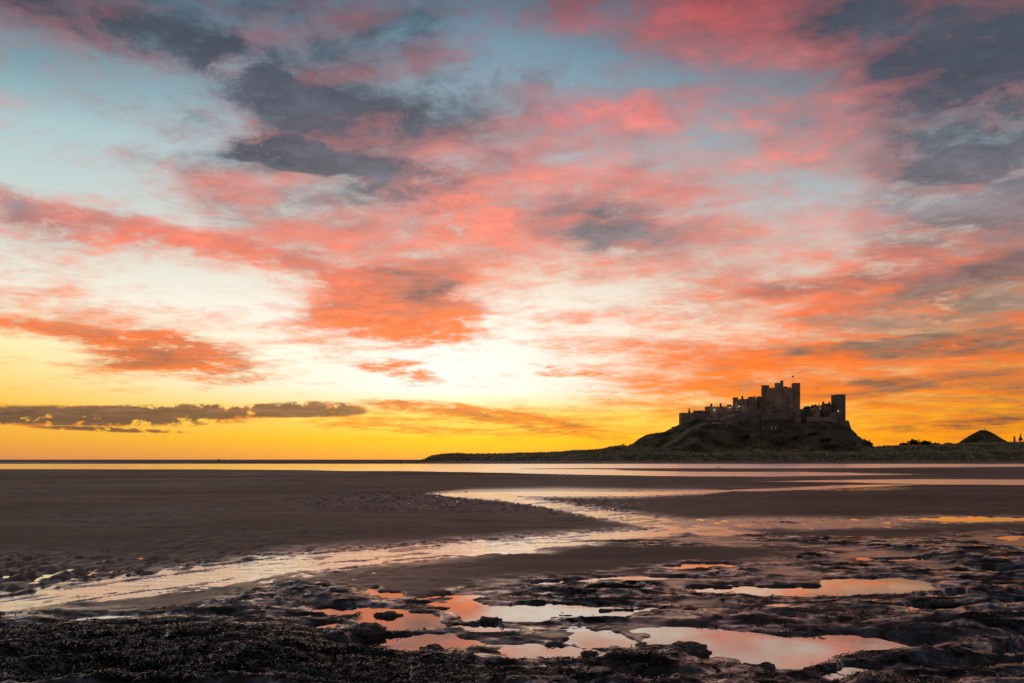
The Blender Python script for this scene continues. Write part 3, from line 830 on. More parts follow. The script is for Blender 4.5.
def rect(x0, x1, y0, y1): return [(x0, y0), (x1, y0), (x1, y1), (x0, y1)]
def poly(cx, cy, r, n, ph=0.0): return [(cx + r * math.cos(ph + 2 * math.pi * i / n), cy + r * math.sin(ph + 2 * math.pi * i / n)) for i in range(n)]
def inset(pts, d):
    c0 = Vector((sum(p[0] for p in pts) / len(pts), sum(p[1] for p in pts) / len(pts)))
    return [tuple(c0 + (Vector(p) - c0) * (1 - d / max((Vector(p) - c0).length, .01))) for p in pts]
def add_window(parent, x, z, w, h, yface, frame=True, arched=False):
    wn = MB().box(x - w / 2 - .15, x + w / 2 + .15, yface - 0.10, yface + 0.2, z - h / 2 - .15, z + h / 2 + .15).build('window', M['stone_pale'] if frame else M['stone_dark'], parent)
    MB().box(x - w / 2, x + w / 2, yface - 0.14, yface + 0.05, z - h / 2, z + h / 2).build('pane', M['pane'], wn)
    return wn

def block(name, label, cat, px0, px1, ytop, Y, depth, down=12.0, stone='stone', crenel=1.0, step=2.6, windows=(), rz=0.0, roof=None, sides=None):
    """a rectangular or many-sided stone building; windows are (column, row, w m, h m)"""
    px0 = min(CX + (px0 - CX) * (Y + depth) / Y, px1 - 3)      # its left flank shows too
    p0, p1 = at(px0, ytop, Y), at(px1, ytop, Y)
    cxm = (p0.x + p1.x) / 2; w = p1.x - p0.x; hgt = crenel
    o = empty(name, (cxm, Y + depth / 2, p0.z - down), label, cat, CASTLE, rz)
    base_pts = rect(-w / 2, w / 2, -depth / 2, depth / 2) if not sides else poly(0, 0, w / 2 / math.cos(math.pi / sides), sides, math.pi / sides)
    zt = down - hgt
    MB().prism(inset(base_pts, -0.35), -6, zt * 0.18, base_pts).build('plinth', M['stone_dark'], o)
    MB().prism(base_pts, zt * 0.18, zt).build('wall', M[stone], o)
    if roof is not None:
        MB().gable(-w / 2, w / 2, -depth / 2, depth / 2, zt + .02, zt + roof).build('roof', M['slate'], o)
    elif crenel:
        cor = MB().prism(inset(base_pts, -0.22), zt + .003, zt + 0.35).build('string_course', M['stone_pale'], o)
        ring_merlons(inset(base_pts, 0.12), zt + 0.35, hgt - 0.35, 0.7, step).build('battlement', M[stone], o)
    for (wx, wy, ww, wh) in windows:
        c0 = at(wx, wy, Y)
        add_window(o, c0.x - cxm, c0.z - (p0.z - down), ww, wh, -depth / 2)
    return o

# west end
block('wall', 'low stone wall stepping down at the far left end of the castle', 'castle wall', 671.8, 680, 426.6, 705, 8, 12, 'stone', 0.6, 2.2)
wt = block('tower', 'square flat topped tower at the left end of the castle with a little chimney', 'tower', 679, 693, 412.6, 708, 12, 16, 'stone', 0.7, 2.2, ((684, 419, .8, 1.4), (688, 419, .8, 1.4)))
ch = MB().box(2.0, 3.9, -1, 1, 15.3, 17.6).box(2.4, 3.4, -.6, .6, 17.6, 20).build('chimney', M['stone_dark'], wt)
block('curtain_wall', 'stepped castle wall just right of the leftmost square tower', 'castle wall', 690.5, 706, 413.2, 712, 5, 15, 'stone', 1.2, 3.0, ((697, 419, .8, 1.3),))
block('gatehouse', 'battlemented long block with two lit lamps on its wall', 'castle building', 704.8, 734.2, 406.2, 716, 12, 18, 'stone', 1.3, 2.5, ((709, 412, .9, 1.6), (719.5, 413, .9, 1.6), (724.5, 413, .9, 1.6)))
block('wall', 'short stone wall below the battlemented block beside the stepped wall', 'castle wall', 700, 709, 411, 713, 4, 12, 'stone_dark', 0.9, 2.4)
block('cottage', 'low pale stone house under the battlemented block with small windows', 'house', 703.5, 717.5, 417.2, 702, 7, 9, 'stone_pale', 0.0, roof=1.6, windows=((706, 420, .9, 1.6), (709.5, 420, .9, 1.6), (713.5, 420, .9, 1.6)))
# stepped ramp with pale copings
p0 = at(712, 424.5, 699)
ramp_o = empty('stepped_wall', (p0.x, 699, p0.z), 'stepped dark wall with pale coping climbing towards the hall', 'castle wall', CASTLE)
steps = [(712, 720, 423.3), (720, 723.5, 419.5), (723.5, 728.5, 417.8), (728.5, 733.5, 416.2), (733.5, 738, 414.8)]
for (a_, b_, yt) in steps:
    q0, q1 = at(a_, yt, 699), at(b_, yt, 699)
    MB().box(q0.x - p0.x, q1.x - p0.x - .02, -1.2, 1.2, -9, q0.z - p0.z).build('wall', M['stone_dark'], ramp_o)
    MB().box(q0.x - p0.x - .1, q1.x - p0.x + .1, -1.5, 1.5, q0.z - p0.z + .003, q0.z - p0.z + .55).build('coping', M['coping'], ramp_o)
block('hall', 'long two storey hall with tall windows left of the keep', 'castle building', 737.5, 757, 398.6, 722, 14, 25, 'stone', 1.0, 2.8, ((743.5, 403.5, 1.1, 1.8), (748, 404.5, 1.6, 4.6), (751.5, 404, .9, 2), (754.5, 404.5, 1.4, 4.6)))
block('tower', 'slim square turret at the left corner of the long hall', 'tower', 732.8, 738.2, 397.2, 719, 6, 26, 'stone_dark', 1.3, 1.6)
block('tower', 'square tower block joining the hall to the keep', 'tower', 755.8, 764, 396.2, 726, 9, 27, 'stone', 1.3, 2.2, ((759.5, 402, 1, 2.4),))
block('curtain_wall', 'tall dark curtain wall with a doorway in front of the hall', 'castle wall', 736.5, 762, 411.3, 706, 4, 18, 'stone_dark', 0.8, 2.6, ((748.6, 420.2, 3.0, 5.4), (755.5, 419, .7, 1.8), (741.5, 418, .7, 1.8)))
block('house', 'tall narrow house with a steep slate roof behind the hall battlements', 'house', 747.5, 753.5, 399.6, 731, 7, 16, 'stone', 0.0, roof=3.0)
block('tower', 'small square turret rising behind the stepped castle wall', 'tower', 699.5, 703.5, 410.4, 718, 4, 15, 'stone_dark', 1.0, 1.3)
block('tower', 'tiny lookout turret on the right half of the battlemented block', 'tower', 727, 731.5, 404.6, 724, 4, 15, 'stone_dark', 1.0, 1.3)
block('house', 'slate roofed house low behind the leftmost castle wall', 'house', 693, 699.5, 412.4, 722, 6, 12, 'stone', 0.0, roof=1.8)
# keep terrace
block('terrace_wall', 'broad retaining wall carrying the great keep', 'castle wall', 750, 800.5, 409.2, 704, 34, 20, 'stone_dark', 0.5, 3.2, ((768, 414, .8, 1.8), (782, 416, .8, 1.8)))
block('buttress', 'pale square buttress at the right end of the wall under the keep', 'castle wall', 794, 800.8, 411.4, 701, 3.4, 16, 'stone', 0.0)

# keep
Yk = 721.0
kc = at(780.6, 410.2, Yk)
keep = empty('castle_keep', (kc.x, kc.y, kc.z), 'massive square keep with corner turrets, tallest building of the castle', 'castle keep', CASTLE, R(17.5))
KW = 22.2; KD = 23.4; KH = 18.6
kp = rect(-KW / 2, KW / 2, -KD / 2, KD / 2)
MB().prism(inset(kp, -1.0), -8, 1.5, inset(kp, -.4)).build('plinth', M['stone_dark'], keep)
MB().prism(kp, 1.5, KH).build('wall', M['stone'], keep)
MB().prism(inset(kp, -.3), 12.2, 12.6).build('string_course', M['stone_pale'], keep)
ring_merlons(inset(kp, .5), KH, 1.5, 0.8, 2.9).build('battlement', M['stone'], keep)
def turret(cx, cy, sz, top):
    tp = rect(cx - sz / 2, cx + sz / 2, cy - sz / 2, cy + sz / 2)
    t = MB().prism(tp, 0.4, top - 1.1).build('corner_turret', M['stone'], keep)
    ring_merlons(inset(tp, .25), top - 1.1, 1.1, .55, 1.8).build('battlement', M['stone'], t)
    return t
turret(-KW / 2 + 1.9, -KD / 2 + 1.9, 4.8, 23.4)
turret(KW / 2 - 2.1, -KD / 2 + 2.1, 5.2, 23.8)
turret(-KW / 2 + 1.9, KD / 2 - 1.9, 5.0, 23.0)
turret(KW / 2 - 2.0, KD / 2 - 2.0, 5.0, 22.4)
st_t = MB().prism(poly(-KW / 2 + 6.0, -KD / 2 + 3.0, 1.3, 8), 14, 25.2).build('stair_turret', M['stone_dark'], keep)
MB().prism(poly(-KW / 2 + 6.0, -KD / 2 + 3.0, 1.5, 8), 25.2, 25.7).build('cap', M['stone_dark'], st_t)
for k_ in range(1, 4):
    xk = -KW / 2 + KW * k_ / 4
    MB().box(xk - .6, xk + .6, -KD / 2 - .5, -KD / 2 + .1, 1.5, 17.8).build('pilaster', M['stone'], keep)
for (wx, wz, ww, wh) in ((-5.6, 6, .9, 2.4), (-5.6, 12.6, .9, 2.2), (-1, 6, 1.1, 2.6), (2.6, 6, 1.1, 2.6), (2.6, 13, 1, 2.2), (-1, 13, 1, 2.2), (7.6, 6.5, 1.1, 2.8), (7.6, 12.8, 1, 2.2), (-2.6, 9.4, .8, 1.6), (4.6, 9.4, .8, 1.6)):
    add_window(keep, wx, wz, ww, wh, -KD / 2)
for (wy, wz) in ((-4, 6), (0, 6), (4, 6), (-4, 12.6), (0, 12.6), (4, 12.6)):
    wn = MB().box(-KW / 2 - .1, -KW / 2 + .2, wy - .6, wy + .6, wz - 1.2, wz + 1.2).build('window', M['stone_pale'], keep)
    MB().box(-KW / 2 - .14, -KW / 2 + .05, wy - .4, wy + .4, wz - 1, wz + 1).build('pane', M['pane'], wn)
# flagpole on the front right turret
fp = MB().prism(poly(KW / 2 - 4.4, -KD / 2 + 2.0, .11, 8), 17, 30.8).build('flagpole', M['metal'], keep)
fl = bmesh.new()
fx, fy = KW / 2 - 4.4, -KD / 2 + 2.0
vv = []
for i in range(9):
    for j in range(5):
        vv.append(fl.verts.new((fx - .12 - i * .24, fy + .18 * math.sin(i * .9 + j * .3), 30.6 - j * .33 - i * .06)))
for i in range(8):
    for j in range(4):
        fl.faces.new((vv[i * 5 + j], vv[i * 5 + j + 1], vv[i * 5 + j + 6], vv[i * 5 + j + 5]))
me = bpy.data.meshes.new('flag'); fl.to_mesh(me); fl.free()
fo = link('flag', me, M['flagcloth'], fp)
sol = fo.modifiers.new('solid', 'SOLIDIFY'); sol.thickness = .03

# east ward
block('curtain_wall', 'dark wall stretching right from the keep behind the bushes', 'castle wall', 799, 834, 409, 722, 5, 20, 'stone_dark', 0.9, 2.6)
block('east_range', 'low roofed range between the polygonal tower and the round ended tower', 'castle building', 820.5, 832, 405.6, 715, 9, 18, 'stone', 0.0, roof=2.2, windows=((824, 411, .9, 2), (827.5, 411, .9, 2)))
ct = block('clock_tower', 'pale many sided tower with a pinnacle right of the keep', 'tower', 811.2, 821.5, 405.8, 706, 9, 14, 'stone_pale', 0.9, 1.7, ((815, 412, .9, 2.0),), sides=8)
MB().prism(poly(2.4, 0, .9, 6), 12.5, 16.4, poly(2.4, 0, .25, 6)).build('pinnacle', M['stone_dark'], ct)
block('terrace_wall', 'low terrace wall below the pale many sided tower', 'castle wall', 805.5, 834.5, 417.2, 700, 4, 10, 'stone', 0.5, 2.6)
et = block('tower', 'tall plain tower standing at the right end of the castle over the cliff', 'tower', 831, 845.6, 394.2, 704, 13, 33, 'stone_dark', 0.5, 1.4, ((835.5, 402, .7, 1.8), (841, 402, .7, 1.8), (837.5, 417, .8, 1.8)))
# its battered foot
q0 = at(831, 430, 704); q1 = at(845.6, 430, 704)
wloc = (q1.x - q0.x) / 2
MB().prism(rect(-wloc - .3, wloc + 4.5, -7.8, 7), -6, 10, rect(-wloc - .05, wloc + .1, -6.6, 6.55)).build('battered_base', M['stone_dark'], et)
block('buttress', 'narrow low buttress wall left of the cliff tower foot', 'castle wall', 829, 836.6, 412.5, 700.5, 3.0, 16, 'stone', 0.6, 2.0)

for (px, py, Y, hgt, lab) in ((742.3, 398.4, 726, 1.7, 'left chimney on the hall roof, nearest the slim turret'), (754.2, 398.4, 726, 1.5, 'right chimney on the hall roof, nearest the keep'),
                              (823.2, 404.6, 719, 2.2, 'left chimney of the low roofed range beside the pale tower'), (829.2, 404.6, 719, 1.8, 'right chimney of the low roofed range beside the end tower'),
                              (711.3, 405.6, 722, 1.3, 'squat chimney behind the left battlements of the lamp lit block'), (720.6, 405.6, 722, 1.6, 'taller chimney behind the middle of the lamp lit block')):
    p = at(px, py, Y)
    o = empty('chimney', (p.x, Y, p.z), lab, 'chimney', 'chimneys on the castle roofs')
    MB().prism(rect(-.75, .75, -.6, .6), -5, hgt).build('stack', M['stone_dark'], o)
    MB().prism(rect(-.9, .9, -.75, .75), hgt + .003, hgt + .3).build('cap', M['stone'], o)
    for k in (-.4, .4): MB().prism(poly(k, 0, .2, 8), hgt + .303, hgt + .9).build('pot', M['stone_dark'], o)

# lit lamps
def lamp(px, py, Y, power, label):
    p = at(px, py, Y)
    o = empty('wall_lamp', (p.x, Y, p.z), label, 'lamp', 'lit lamps on the castle walls')
    MB().box(-.12, .12, 0, .9, .35, .5).build('bracket', M['metal'], o)
    MB().prism(poly(0, 0, .2, 8), -.35, .35, poly(0, 0, .28, 8)).build('lantern', M['lamp'], o)
    MB().prism(poly(0, 0, .45, 8), .36, .7, poly(0, 0, .08, 8)).build('cap', M['metal'], o)
    ld = bpy.data.lights.new('lamp_light', 'POINT'); ld.energy = power; ld.color = (1, .8, .5); ld.shadow_soft_size = .4
    lo = bpy.data.objects.new('lamp_light', ld); C.objects.link(lo); lo.parent = o; lo.location = (0, -1.3, -.4)
    return o
lamp(714.4, 409.4, 714.6, 110, 'lit lamp on the left half of the battlemented block')
lamp(729.8, 407.6, 714.8, 90, 'lit lamp at the right end of the battlemented block')
lamp(739.2, 406.4, 717.6, 260, 'bright lit lamp beside the slim turret of the hall')
lamp(838.2, 411, 703.0, 15, 'small lit lamp low on the tall tower above the cliff')

# pale posts on the grass below the keep
for i, (px, py, h_, lab) in enumerate(((763.5, 427.6, 1.5, 'left pale post of the three on the grass under the keep'), (771.6, 427.5, 2.2, 'tallest pale post in the middle of the three under the keep'), (775.4, 428.4, 2.6, 'right pale post of the three on the grass under the keep'), (726.6, 425.6, 1.6, 'lone pale post at the foot of the stepped wall'))):
    p = at(px, py + 1, 694.5)
    o = empty('stone_post', (p.x, 694.5, p.z - .6), lab, 'post', 'pale posts on the castle grass')
    MB().prism(rect(-.42, .42, -.4, .4), -1.2, h_, rect(-.34, .34, -.34, .34)).build('shaft', M['coping'], o)
    MB().prism(rect(-.48, .48, -.48, .48), h_ + .003, h_ + .4, rect(-.1, .1, -.1, .1)).build('cap', M['coping'], o)

# ------------------------------------------------------------------ trees and bushes
def leaf_cloud(lobes, n, size):
    P = []
    tot = sum(l[3] * l[4] * l[5] for l in lobes) ** 1.0
    for (cx, cy, cz, rx, ry, rz) in lobes:
        k = max(20, int(n * rx * ry * rz / tot))
        d = RNG.normal(size=(k, 3)); d /= np.linalg.norm(d, axis=1)[:, None]
        rr_ = RNG.random(k) ** 0.45
        rr_ *= 0.82 + 0.25 * np.sin(d[:, 0] * 5 + cx) * np.cos(d[:, 2] * 6 + cz)
        P.append(np.array([cx, cy, cz]) + d * rr_[:, None] * np.array([rx, ry, rz]))
    P = np.concatenate(P); k = len(P)
    a = RNG.normal(size=(k, 3)); a /= np.linalg.norm(a, axis=1)[:, None]
    b_ = np.cross(a, RNG.normal(size=(k, 3))); b_ /= np.linalg.norm(b_, axis=1)[:, None]
    sz = size * RNG.uniform(.5, 1.3, k)[:, None]
    V = np.stack([P - a * sz, P - b_ * sz * .6, P + a * sz, P + b_ * sz * .6], 1).reshape(-1, 3)
    return np_mesh('crown', V, np.arange(k * 4).reshape(-1, 4), False)
def tree(name, label, cat, px, py_base, Y, lobes, n=900, size=.5, trunk=2.0, tr=.25, mat='foliage', group=None, limbs=4):
    p = at(px, py_base, Y)
    o = empty(name, (p.x, Y, p.z), label, cat, group)
    mb = MB()
    mb.prism(poly(0, 0, tr, 7), -1.0, trunk, poly(.1, 0, tr * .55, 7))
    for i in range(limbs):
        l = lobes[i % len(lobes)]
        tgt = Vector((l[0] + RNG.normal(0, .3), l[1], l[2]))
        s0 = Vector((.1, 0, trunk * .7))
        nrm = (tgt - s0).normalized(); sx = nrm.orthogonal().normalized(); sy = nrm.cross(sx)
        ring0 = [mb.bm.verts.new(s0 + (sx * math.cos(t) + sy * math.sin(t)) * tr * .5) for t in np.linspace(0, 6.28, 6)[:-1]]
        ring1 = [mb.bm.verts.new(tgt + (sx * math.cos(t) + sy * math.sin(t)) * tr * .12) for t in np.linspace(0, 6.28, 6)[:-1]]
        for q in range(5): mb.bm.faces.new((ring0[q], ring0[(q + 1) % 5], ring1[(q + 1) % 5], ring1[q]))
    mb.build('trunk', M['bark'], o)
    link('crown', leaf_cloud(lobes, n, size), M[mat], o)
    return o
TG = 'bushes and trees around the castle'
tree('tree', 'rounded dark tree at the foot of the cliff below the end tower', 'tree', 865, 449, 690, [(0, 0, 4.6, 6.6, 4, 4.4), (-3, 0, 3.6, 4.5, 4, 3.2), (3.2, 0, 3.4, 4.2, 4, 3.0)], 3600, .55, 3, .3, 'foliage_dark', TG)
for (px, top, hw, lab) in ((904, 442.5, 5, 'low dark bush at the left end of the clump between the castle and the mound'), (914, 439, 8, 'widest dark bush topping the clump between castle and mound'),
                           (926, 440.2, 7, 'dark bush just right of the highest one in the clump'), (936, 442.6, 6, 'small bush at the right end of the clump'),
                           (949, 442.6, 7, 'dark low bush touching the left foot of the mound')):
    hh = (448 - top) * 705 / F; ww = hw * 705 / F
    tree('bush', lab, 'bush', px, 448, 700, [(-ww * .3, 0, hh * .5, ww * .75, 3, hh * .5), (ww * .35, 0, hh * .48, ww * .75, 3, hh * .5), (0, 0, hh * .66, ww * .6, 3, hh * .36)], 1700, .55, hh * .3, .2, 'foliage_dark', TG)
for (px, pb, hh, n, lab) in ((623.2, 446.6, 2.6, 60, 'tiny wind bent tree on the dune crest, left of the pair'), (630.4, 447, 2.9, 46, 'tiny sparse tree on the dune crest, right of the pair'),
                             (656.3, 434.6, 1.7, 60, 'small round bush on the skyline of the left hill slope'), (664.6, 433.4, 1.1, 60, 'flat little bush on the skyline beside the castle low wall')):
    Yq = 672 if px < 640 else 728
    tree('shrub', lab, 'shrub', px, pb, Yq, [(0, 0, hh * .8, 1.0, .8, .7), (.7, 0, hh * .62, .7, .6, .4), (-.7, 0, hh * .7, .7, .6, .4)], n, .3, hh * .7, .12, 'foliage_dark', TG, 3)
for (px, top, hw, lab) in ((807.5, 405.6, 4.5, 'dark tree showing over the wall right next to the keep'), (814.5, 404.2, 4.5, 'dark tree rising behind the pale many sided tower'), (824, 404.4, 4, 'dark tree crown above the low roofed range')):
    hh = 9.0; ww = hw * 730 / F
    pb = top + hh * F / 730
    tree('tree', lab, 'tree', px, pb, 730, [(-ww * .35, 0, hh * .72, ww * .7, 2.6, 2.2), (ww * .4, 0, hh * .7, ww * .7, 2.6, 2), (0, 0, hh * .82, ww * .55, 2.4, 1.6)], 900, .5, 5, .3, 'foliage_dark', TG)
# ivy-like scrub on the crag
for (px, py, hw, lab) in ((795, 438, 5, 'dark scrub bush on the crag below the right end of the keep wall'), (812, 434, 6, 'dark scrub bush on the crag under the low terrace wall'), (826, 440, 6, 'lower dark scrub bush on the cliff below the terrace wall'), (745, 437, 6, 'scrub bush on the grass slope under the doorway wall')):
    Yq = 672.0
    ww = hw * Yq / F
    p = at(px, py, Yq)
    tree('bush', lab, 'bush', px, py + 2, Yq, [(0, 0, 1.6, ww, 2, 1.6), (ww * .5, .5, 2.4, ww * .6, 1.8, 1.2)], 700, .5, 1.2, .15, 'foliage_dark', TG)
# pillar and pointed tree on the ridge at the right edge
p = at(1014.4, 440.6, 706)
o = empty('chimney_stack', (p.x, 706, p.z - 1.6), 'slim dark stone stack on the ridge right of the mound', 'chimney')
MB().prism(rect(-.62, .62, -.6, .6), -1.5, 4.6, rect(-.5, .5, -.5, .5)).build('shaft', M['stone_dark'], o)
MB().prism(rect(-.7, .7, -.7, .7), 4.6, 5.0).build('cap', M['stone_dark'], o)
MB().prism(poly(0, 0, .28, 8), 5.003, 5.7).build('pot', M['stone_dark'], o)
tree('conifer', 'dark pointed tree on the ridge at the right edge of the view', 'tree', 1020.6, 441.4, 708, [(0, 0, 1.6, 1.9, 1.6, 1.4), (0, 0, 3.3, 1.3, 1.2, 1.3), (0, 0, 5.2, .7, .7, 1.4), (0, 0, 6.6, .3, .3, .9)], 700, .35, 4.5, .2, 'foliage_dark', TG)

# ------------------------------------------------------------------ people, dogs, birds, boat
def skin_mesh(name, joints, edges, mat, parent, sub=1, root=0):
    me = bpy.data.meshes.new(name)
    me.from_pydata([j[:3] for j in joints], edges, [])
    o = link(name, me, mat, parent)
    sk = o.modifiers.new('skin', 'SKIN'); sk.use_smooth_shade = True
    for i, j in enumerate(joints):
        v = me.skin_vertices[0].data[i]; v.radius = (j[3], j[3] if len(j) < 5 else j[4]); v.use_root = (i == root)
    sb = o.modifiers.new('sub', 'SUBSURF'); sb.levels = sub; sb.render_levels = sub
    return o
def person(loc, rz, label, cloth, stride=.18, lean=0.0, group=None, scale=1.0):
    o = empty('person', loc, label, 'person', group, rz)
    o.scale = (scale,) * 3
    J = [(0, 0, .95, .15, .12), (0, .01 + lean * .3, 1.15, .15, .11), (0, .02 + lean * .7, 1.38, .17, .11), (0, .02 + lean, 1.50, .06), (0, -.0 + lean, 1.58, .075), (0, -.01 + lean, 1.68, .095), (0, 0 + lean, 1.75, .06),
         (.10, 0, .90, .09), (.11, -stride * .6, .50, .065), (.11, -stride, .09, .045), (.11, -stride - .15, .04, .04),
         (-.10, 0, .90, .09), (-.11, stride * .3, .50, .065), (-.11, stride * 1.3, .12, .045), (-.11, stride * 1.3 - .14, .05, .04),
         (.20, .02 + lean * .7, 1.40, .065), (.25, .08, 1.12, .048), (.24, -.06, .90, .036), (.24, -.10, .82, .03),
         (-.20, .02 + lean * .7, 1.40, .065), (-.25, -.02, 1.12, .048), (-.24, -.16, .92, .036), (-.24, -.2, .84, .03)]
    E = [(0, 1), (1, 2), (2, 3), (3, 4), (4, 5), (5, 6), (0, 7), (7, 8), (8, 9), (9, 10), (0, 11), (11, 12), (12, 13), (13, 14), (2, 15), (15, 16), (16, 17), (17, 18), (2, 19), (19, 20), (20, 21), (21, 22)]
    skin_mesh('body', J, E, cloth, o)
    me = bpy.data.meshes.new('hair'); bm = bmesh.new()
    bmesh.ops.create_uvsphere(bm, u_segments=12, v_segments=8, radius=.112)
    for v in bm.verts:
        v.co = Vector((v.co.x * .92, v.co.y + lean + .02, v.co.z * .85 + 1.71))
    bm.to_mesh(me); bm.free()
    link('hair', me, M['hair'], o)
    return o
def ground_z(x_, y_):
    return float(beach(np.array([[x_]]), np.array([[y_]]))[0][0, 0])
def on_beach(px, Y):
    x_ = (px - CX) * Y / F
    return (x_, Y, ground_z(x_, Y))
def dog(loc, rz, label, group=None):
    o = empty('dog', loc, label, 'dog', group, rz)
    J = [(0, .28, .52, .13), (0, 0, .50, .12), (0, -.32, .54, .15), (0, -.46, .66, .085), (0, -.56, .78, .095), (0, -.70, .74, .05), (0, -.80, .72, .035),
         (.09, -.32, .36, .06), (.09, -.34, .2, .035), (.09, -.36, .04, .03), (-.09, -.32, .36, .06), (-.09, -.28, .2, .035), (-.09, -.26, .04, .03),
         (.09, .28, .38, .085), (.09, .22, .26, .05), (.09, .36, .16, .032), (.09, .33, .03, .03), (-.09, .28, .38, .085), (-.09, .28, .26, .05), (-.09, .42, .16, .032), (-.09, .40, .03, .03),
         (0, .42, .56, .03), (0, .60, .66, .02), (.06, -.55, .89, .025), (-.06, -.55, .89, .025)]
    E = [(0, 1), (1, 2), (2, 3), (3, 4), (4, 5), (5, 6), (2, 7), (7, 8), (8, 9), (2, 10), (10, 11), (11, 12), (0, 13), (13, 14), (14, 15), (15, 16), (0, 17), (17, 18), (18, 19), (19, 20), (0, 21), (21, 22), (4, 23), (4, 24)]
    skin_mesh('body', J, E, M['fur'], o, root=1)
    return o
person(on_beach(400.6, 392), R(60), 'lone person in dark clothes walking by the shining water, left of the headland', M['cloth_dark'], .2)
dog(on_beach(416.6, 405), R(80), 'small dark dog on the wet sand at the tip of the headland')
zb = 0.75
person((at(608.6, 0, 588).x, 588, ground_z(at(608.6, 0, 588).x, 588)), R(80), 'single walker left of the close group under the dunes', M['cloth_dark'], .15, group=None)
person((at(611.9, 0, 586).x, 586, ground_z(at(611.9, 0, 586).x, 586)), R(-70), 'left person of the close group under the dunes', M['cloth_brown'], .1)
person((at(615.3, 0, 586).x, 586, ground_z(at(615.3, 0, 586).x, 586)), R(70), 'right person of the close group under the dunes', M['cloth_dark'], .22)
dog((at(613.6, 0, 585).x, 585, ground_z(at(613.6, 0, 585).x, 585)), R(90), 'dark dog between the two people of the close group under the dunes')
p = at(984.6, 429.5, 705)
person((p.x, 705, p.z - .2), R(20), 'tiny person standing on the very top of the conical mound', M['cloth_dark'], .06)

def bird(px, py, rz, mat, label):
    Y = CAMZ * F / (py - HY); x_ = (px - CX) * Y / F
    o = empty('gull', (x_, Y, 0.0), label, 'bird', None, rz)
    J = [(0, .22, .26, .03), (0, .10, .27, .08), (0, -.06, .30, .095), (0, -.16, .36, .055), (0, -.20, .43, .058), (0, -.28, .42, .02), (0, -.33, .41, .012), (.04, 0, .2, .02), (.04, 0, -.03, .012), (-.04, 0, .2, .02), (-.04, 0, -.03, .012)]
    E = [(0, 1), (1, 2), (2, 3), (3, 4), (4, 5), (5, 6), (2, 7), (7, 8), (2, 9), (9, 10)]
    skin_mesh('body', J, E, M[mat], o, root=2)
    return o
bird(716.6, 468.4, R(70), 'feather_grey', 'small dark gull standing in the shallow water below the castle')
bird(719.4, 468.6, R(-60), 'feather_grey', 'second gull facing the other way in the shallow water below the castle')
bird(718.0, 468.3, R(90), 'feather_white', 'small white gull between the two dark gulls')

Yb = 1500.0
p = at(219, 461, Yb)
bo = empty('fishing_boat', (p.x, Yb, 0), 'tiny dark boat on the sea horizon at the left', 'boat', None, R(8))
mb = MB()
sec = [(-2.6, .9), (-1.0, 1.2), (1.2, 1.15), (2.6, .15)]
rows_ = []
for (sx_, hw_) in sec:
    rows_.append([mb.bm.verts.new((sx_, -hw_, 1.0 + (.4 if sx_ > 2 else 0))), mb.bm.verts.new((sx_, -hw_ * .6, -.3)), mb.bm.verts.new((sx_, hw_ * .6, -.3)), mb.bm.verts.new((sx_, hw_, 1.0 + (.4 if sx_ > 2 else 0)))])
for a_, b_ in zip(rows_[:-1], rows_[1:]):
    for i in range(4): mb.bm.faces.new((a_[i], b_[i], b_[(i + 1) % 4], a_[(i + 1) % 4]))
mb.bm.faces.new(rows_[0]); mb.bm.faces.new(rows_[-1][::-1])
mb.build('hull', M['hull'], bo)
wh_ = MB().box(-1.4, .4, -.8, .8, 1.0, 2.9).build('wheelhouse', M['hull'], bo)
MB().box(.405, .43, -.6, .6, 2.0, 2.6).build('window', M['pane'], wh_)
MB().prism(poly(-1.7, 0, .06, 6), 1.0, 4.0).build('mast', M['hull'], bo)

# ------------------------------------------------------------------ loose rocks and seaweed
M['rock'] = simple('wet_rock', (0.022, 0.019, 0.018), 0.38, 0.6, 7.0, 0.8, 22, 0.03, spec=0.6)
def rock(px, py, hw, hh, label, seed):
    Y = CAMZ * F / (py - HY); x_ = (px - CX) * Y / F
    rx = hw * Y / F; ry = min(rx * 0.9, hh * Y * Y / (CAMZ * F) * .8); rz = min(rx, ry) * .34
    bm = bmesh.new(); bmesh.ops.create_icosphere(bm, subdivisions=5, radius=1)
    for v in bm.verts:
        n = mnoise.fractal(v.co * 1.5 + Vector((seed * 3.1, 0, 0)), .9, 2.1, 6)
        n2_ = mnoise.ridged_multi_fractal(v.co * 3 + Vector((0, seed, 0)), 1, 2, 4, 1, 2)
        s_ = 1 + .28 * n + .05 * (n2_ - 1)
        v.co = Vector((v.co.x * rx * s_, v.co.y * ry * s_, v.co.z * rz * s_ + .02 * n))
    me = bpy.data.meshes.new('rock'); bm.to_mesh(me); bm.free()
    me.polygons.foreach_set('use_smooth', np.ones(len(me.polygons), dtype=bool))
    o = link('rock', me, M['rock']); o.location = (x_, Y, max(0, min(.05, ground_z(x_, Y))) + rz * .1)
    return tag(o, label, 'rock', 'loose rocks among the pools')
rock(682, 652, 30, 6, 'flat dark rock lying in the left part of the largest pool', 1)
rock(590, 654.5, 9, 2.4, 'small dark rock alone in the narrow pool left of the largest pool', 2)
rock(490, 622, 12, 2.2, 'low dark rock at the near rim of the pale pool in the middle', 3)
rock(388, 616, 14, 2.2, 'thin dark rock in the orange pool left of centre', 4)
rock(432, 650, 12, 3.0, 'dark rock at the right rim of the pink pool at bottom left of centre', 5)
rock(365, 636, 20, 5.0, 'rounded black rock behind the pink pool left of centre', 6)
rock(760, 668, 16, 3.0, 'small dark rock at the near rim of the largest pool', 7)
rock(945, 607, 12, 3, 'small jagged rock beside the little pale pool on the right', 8)

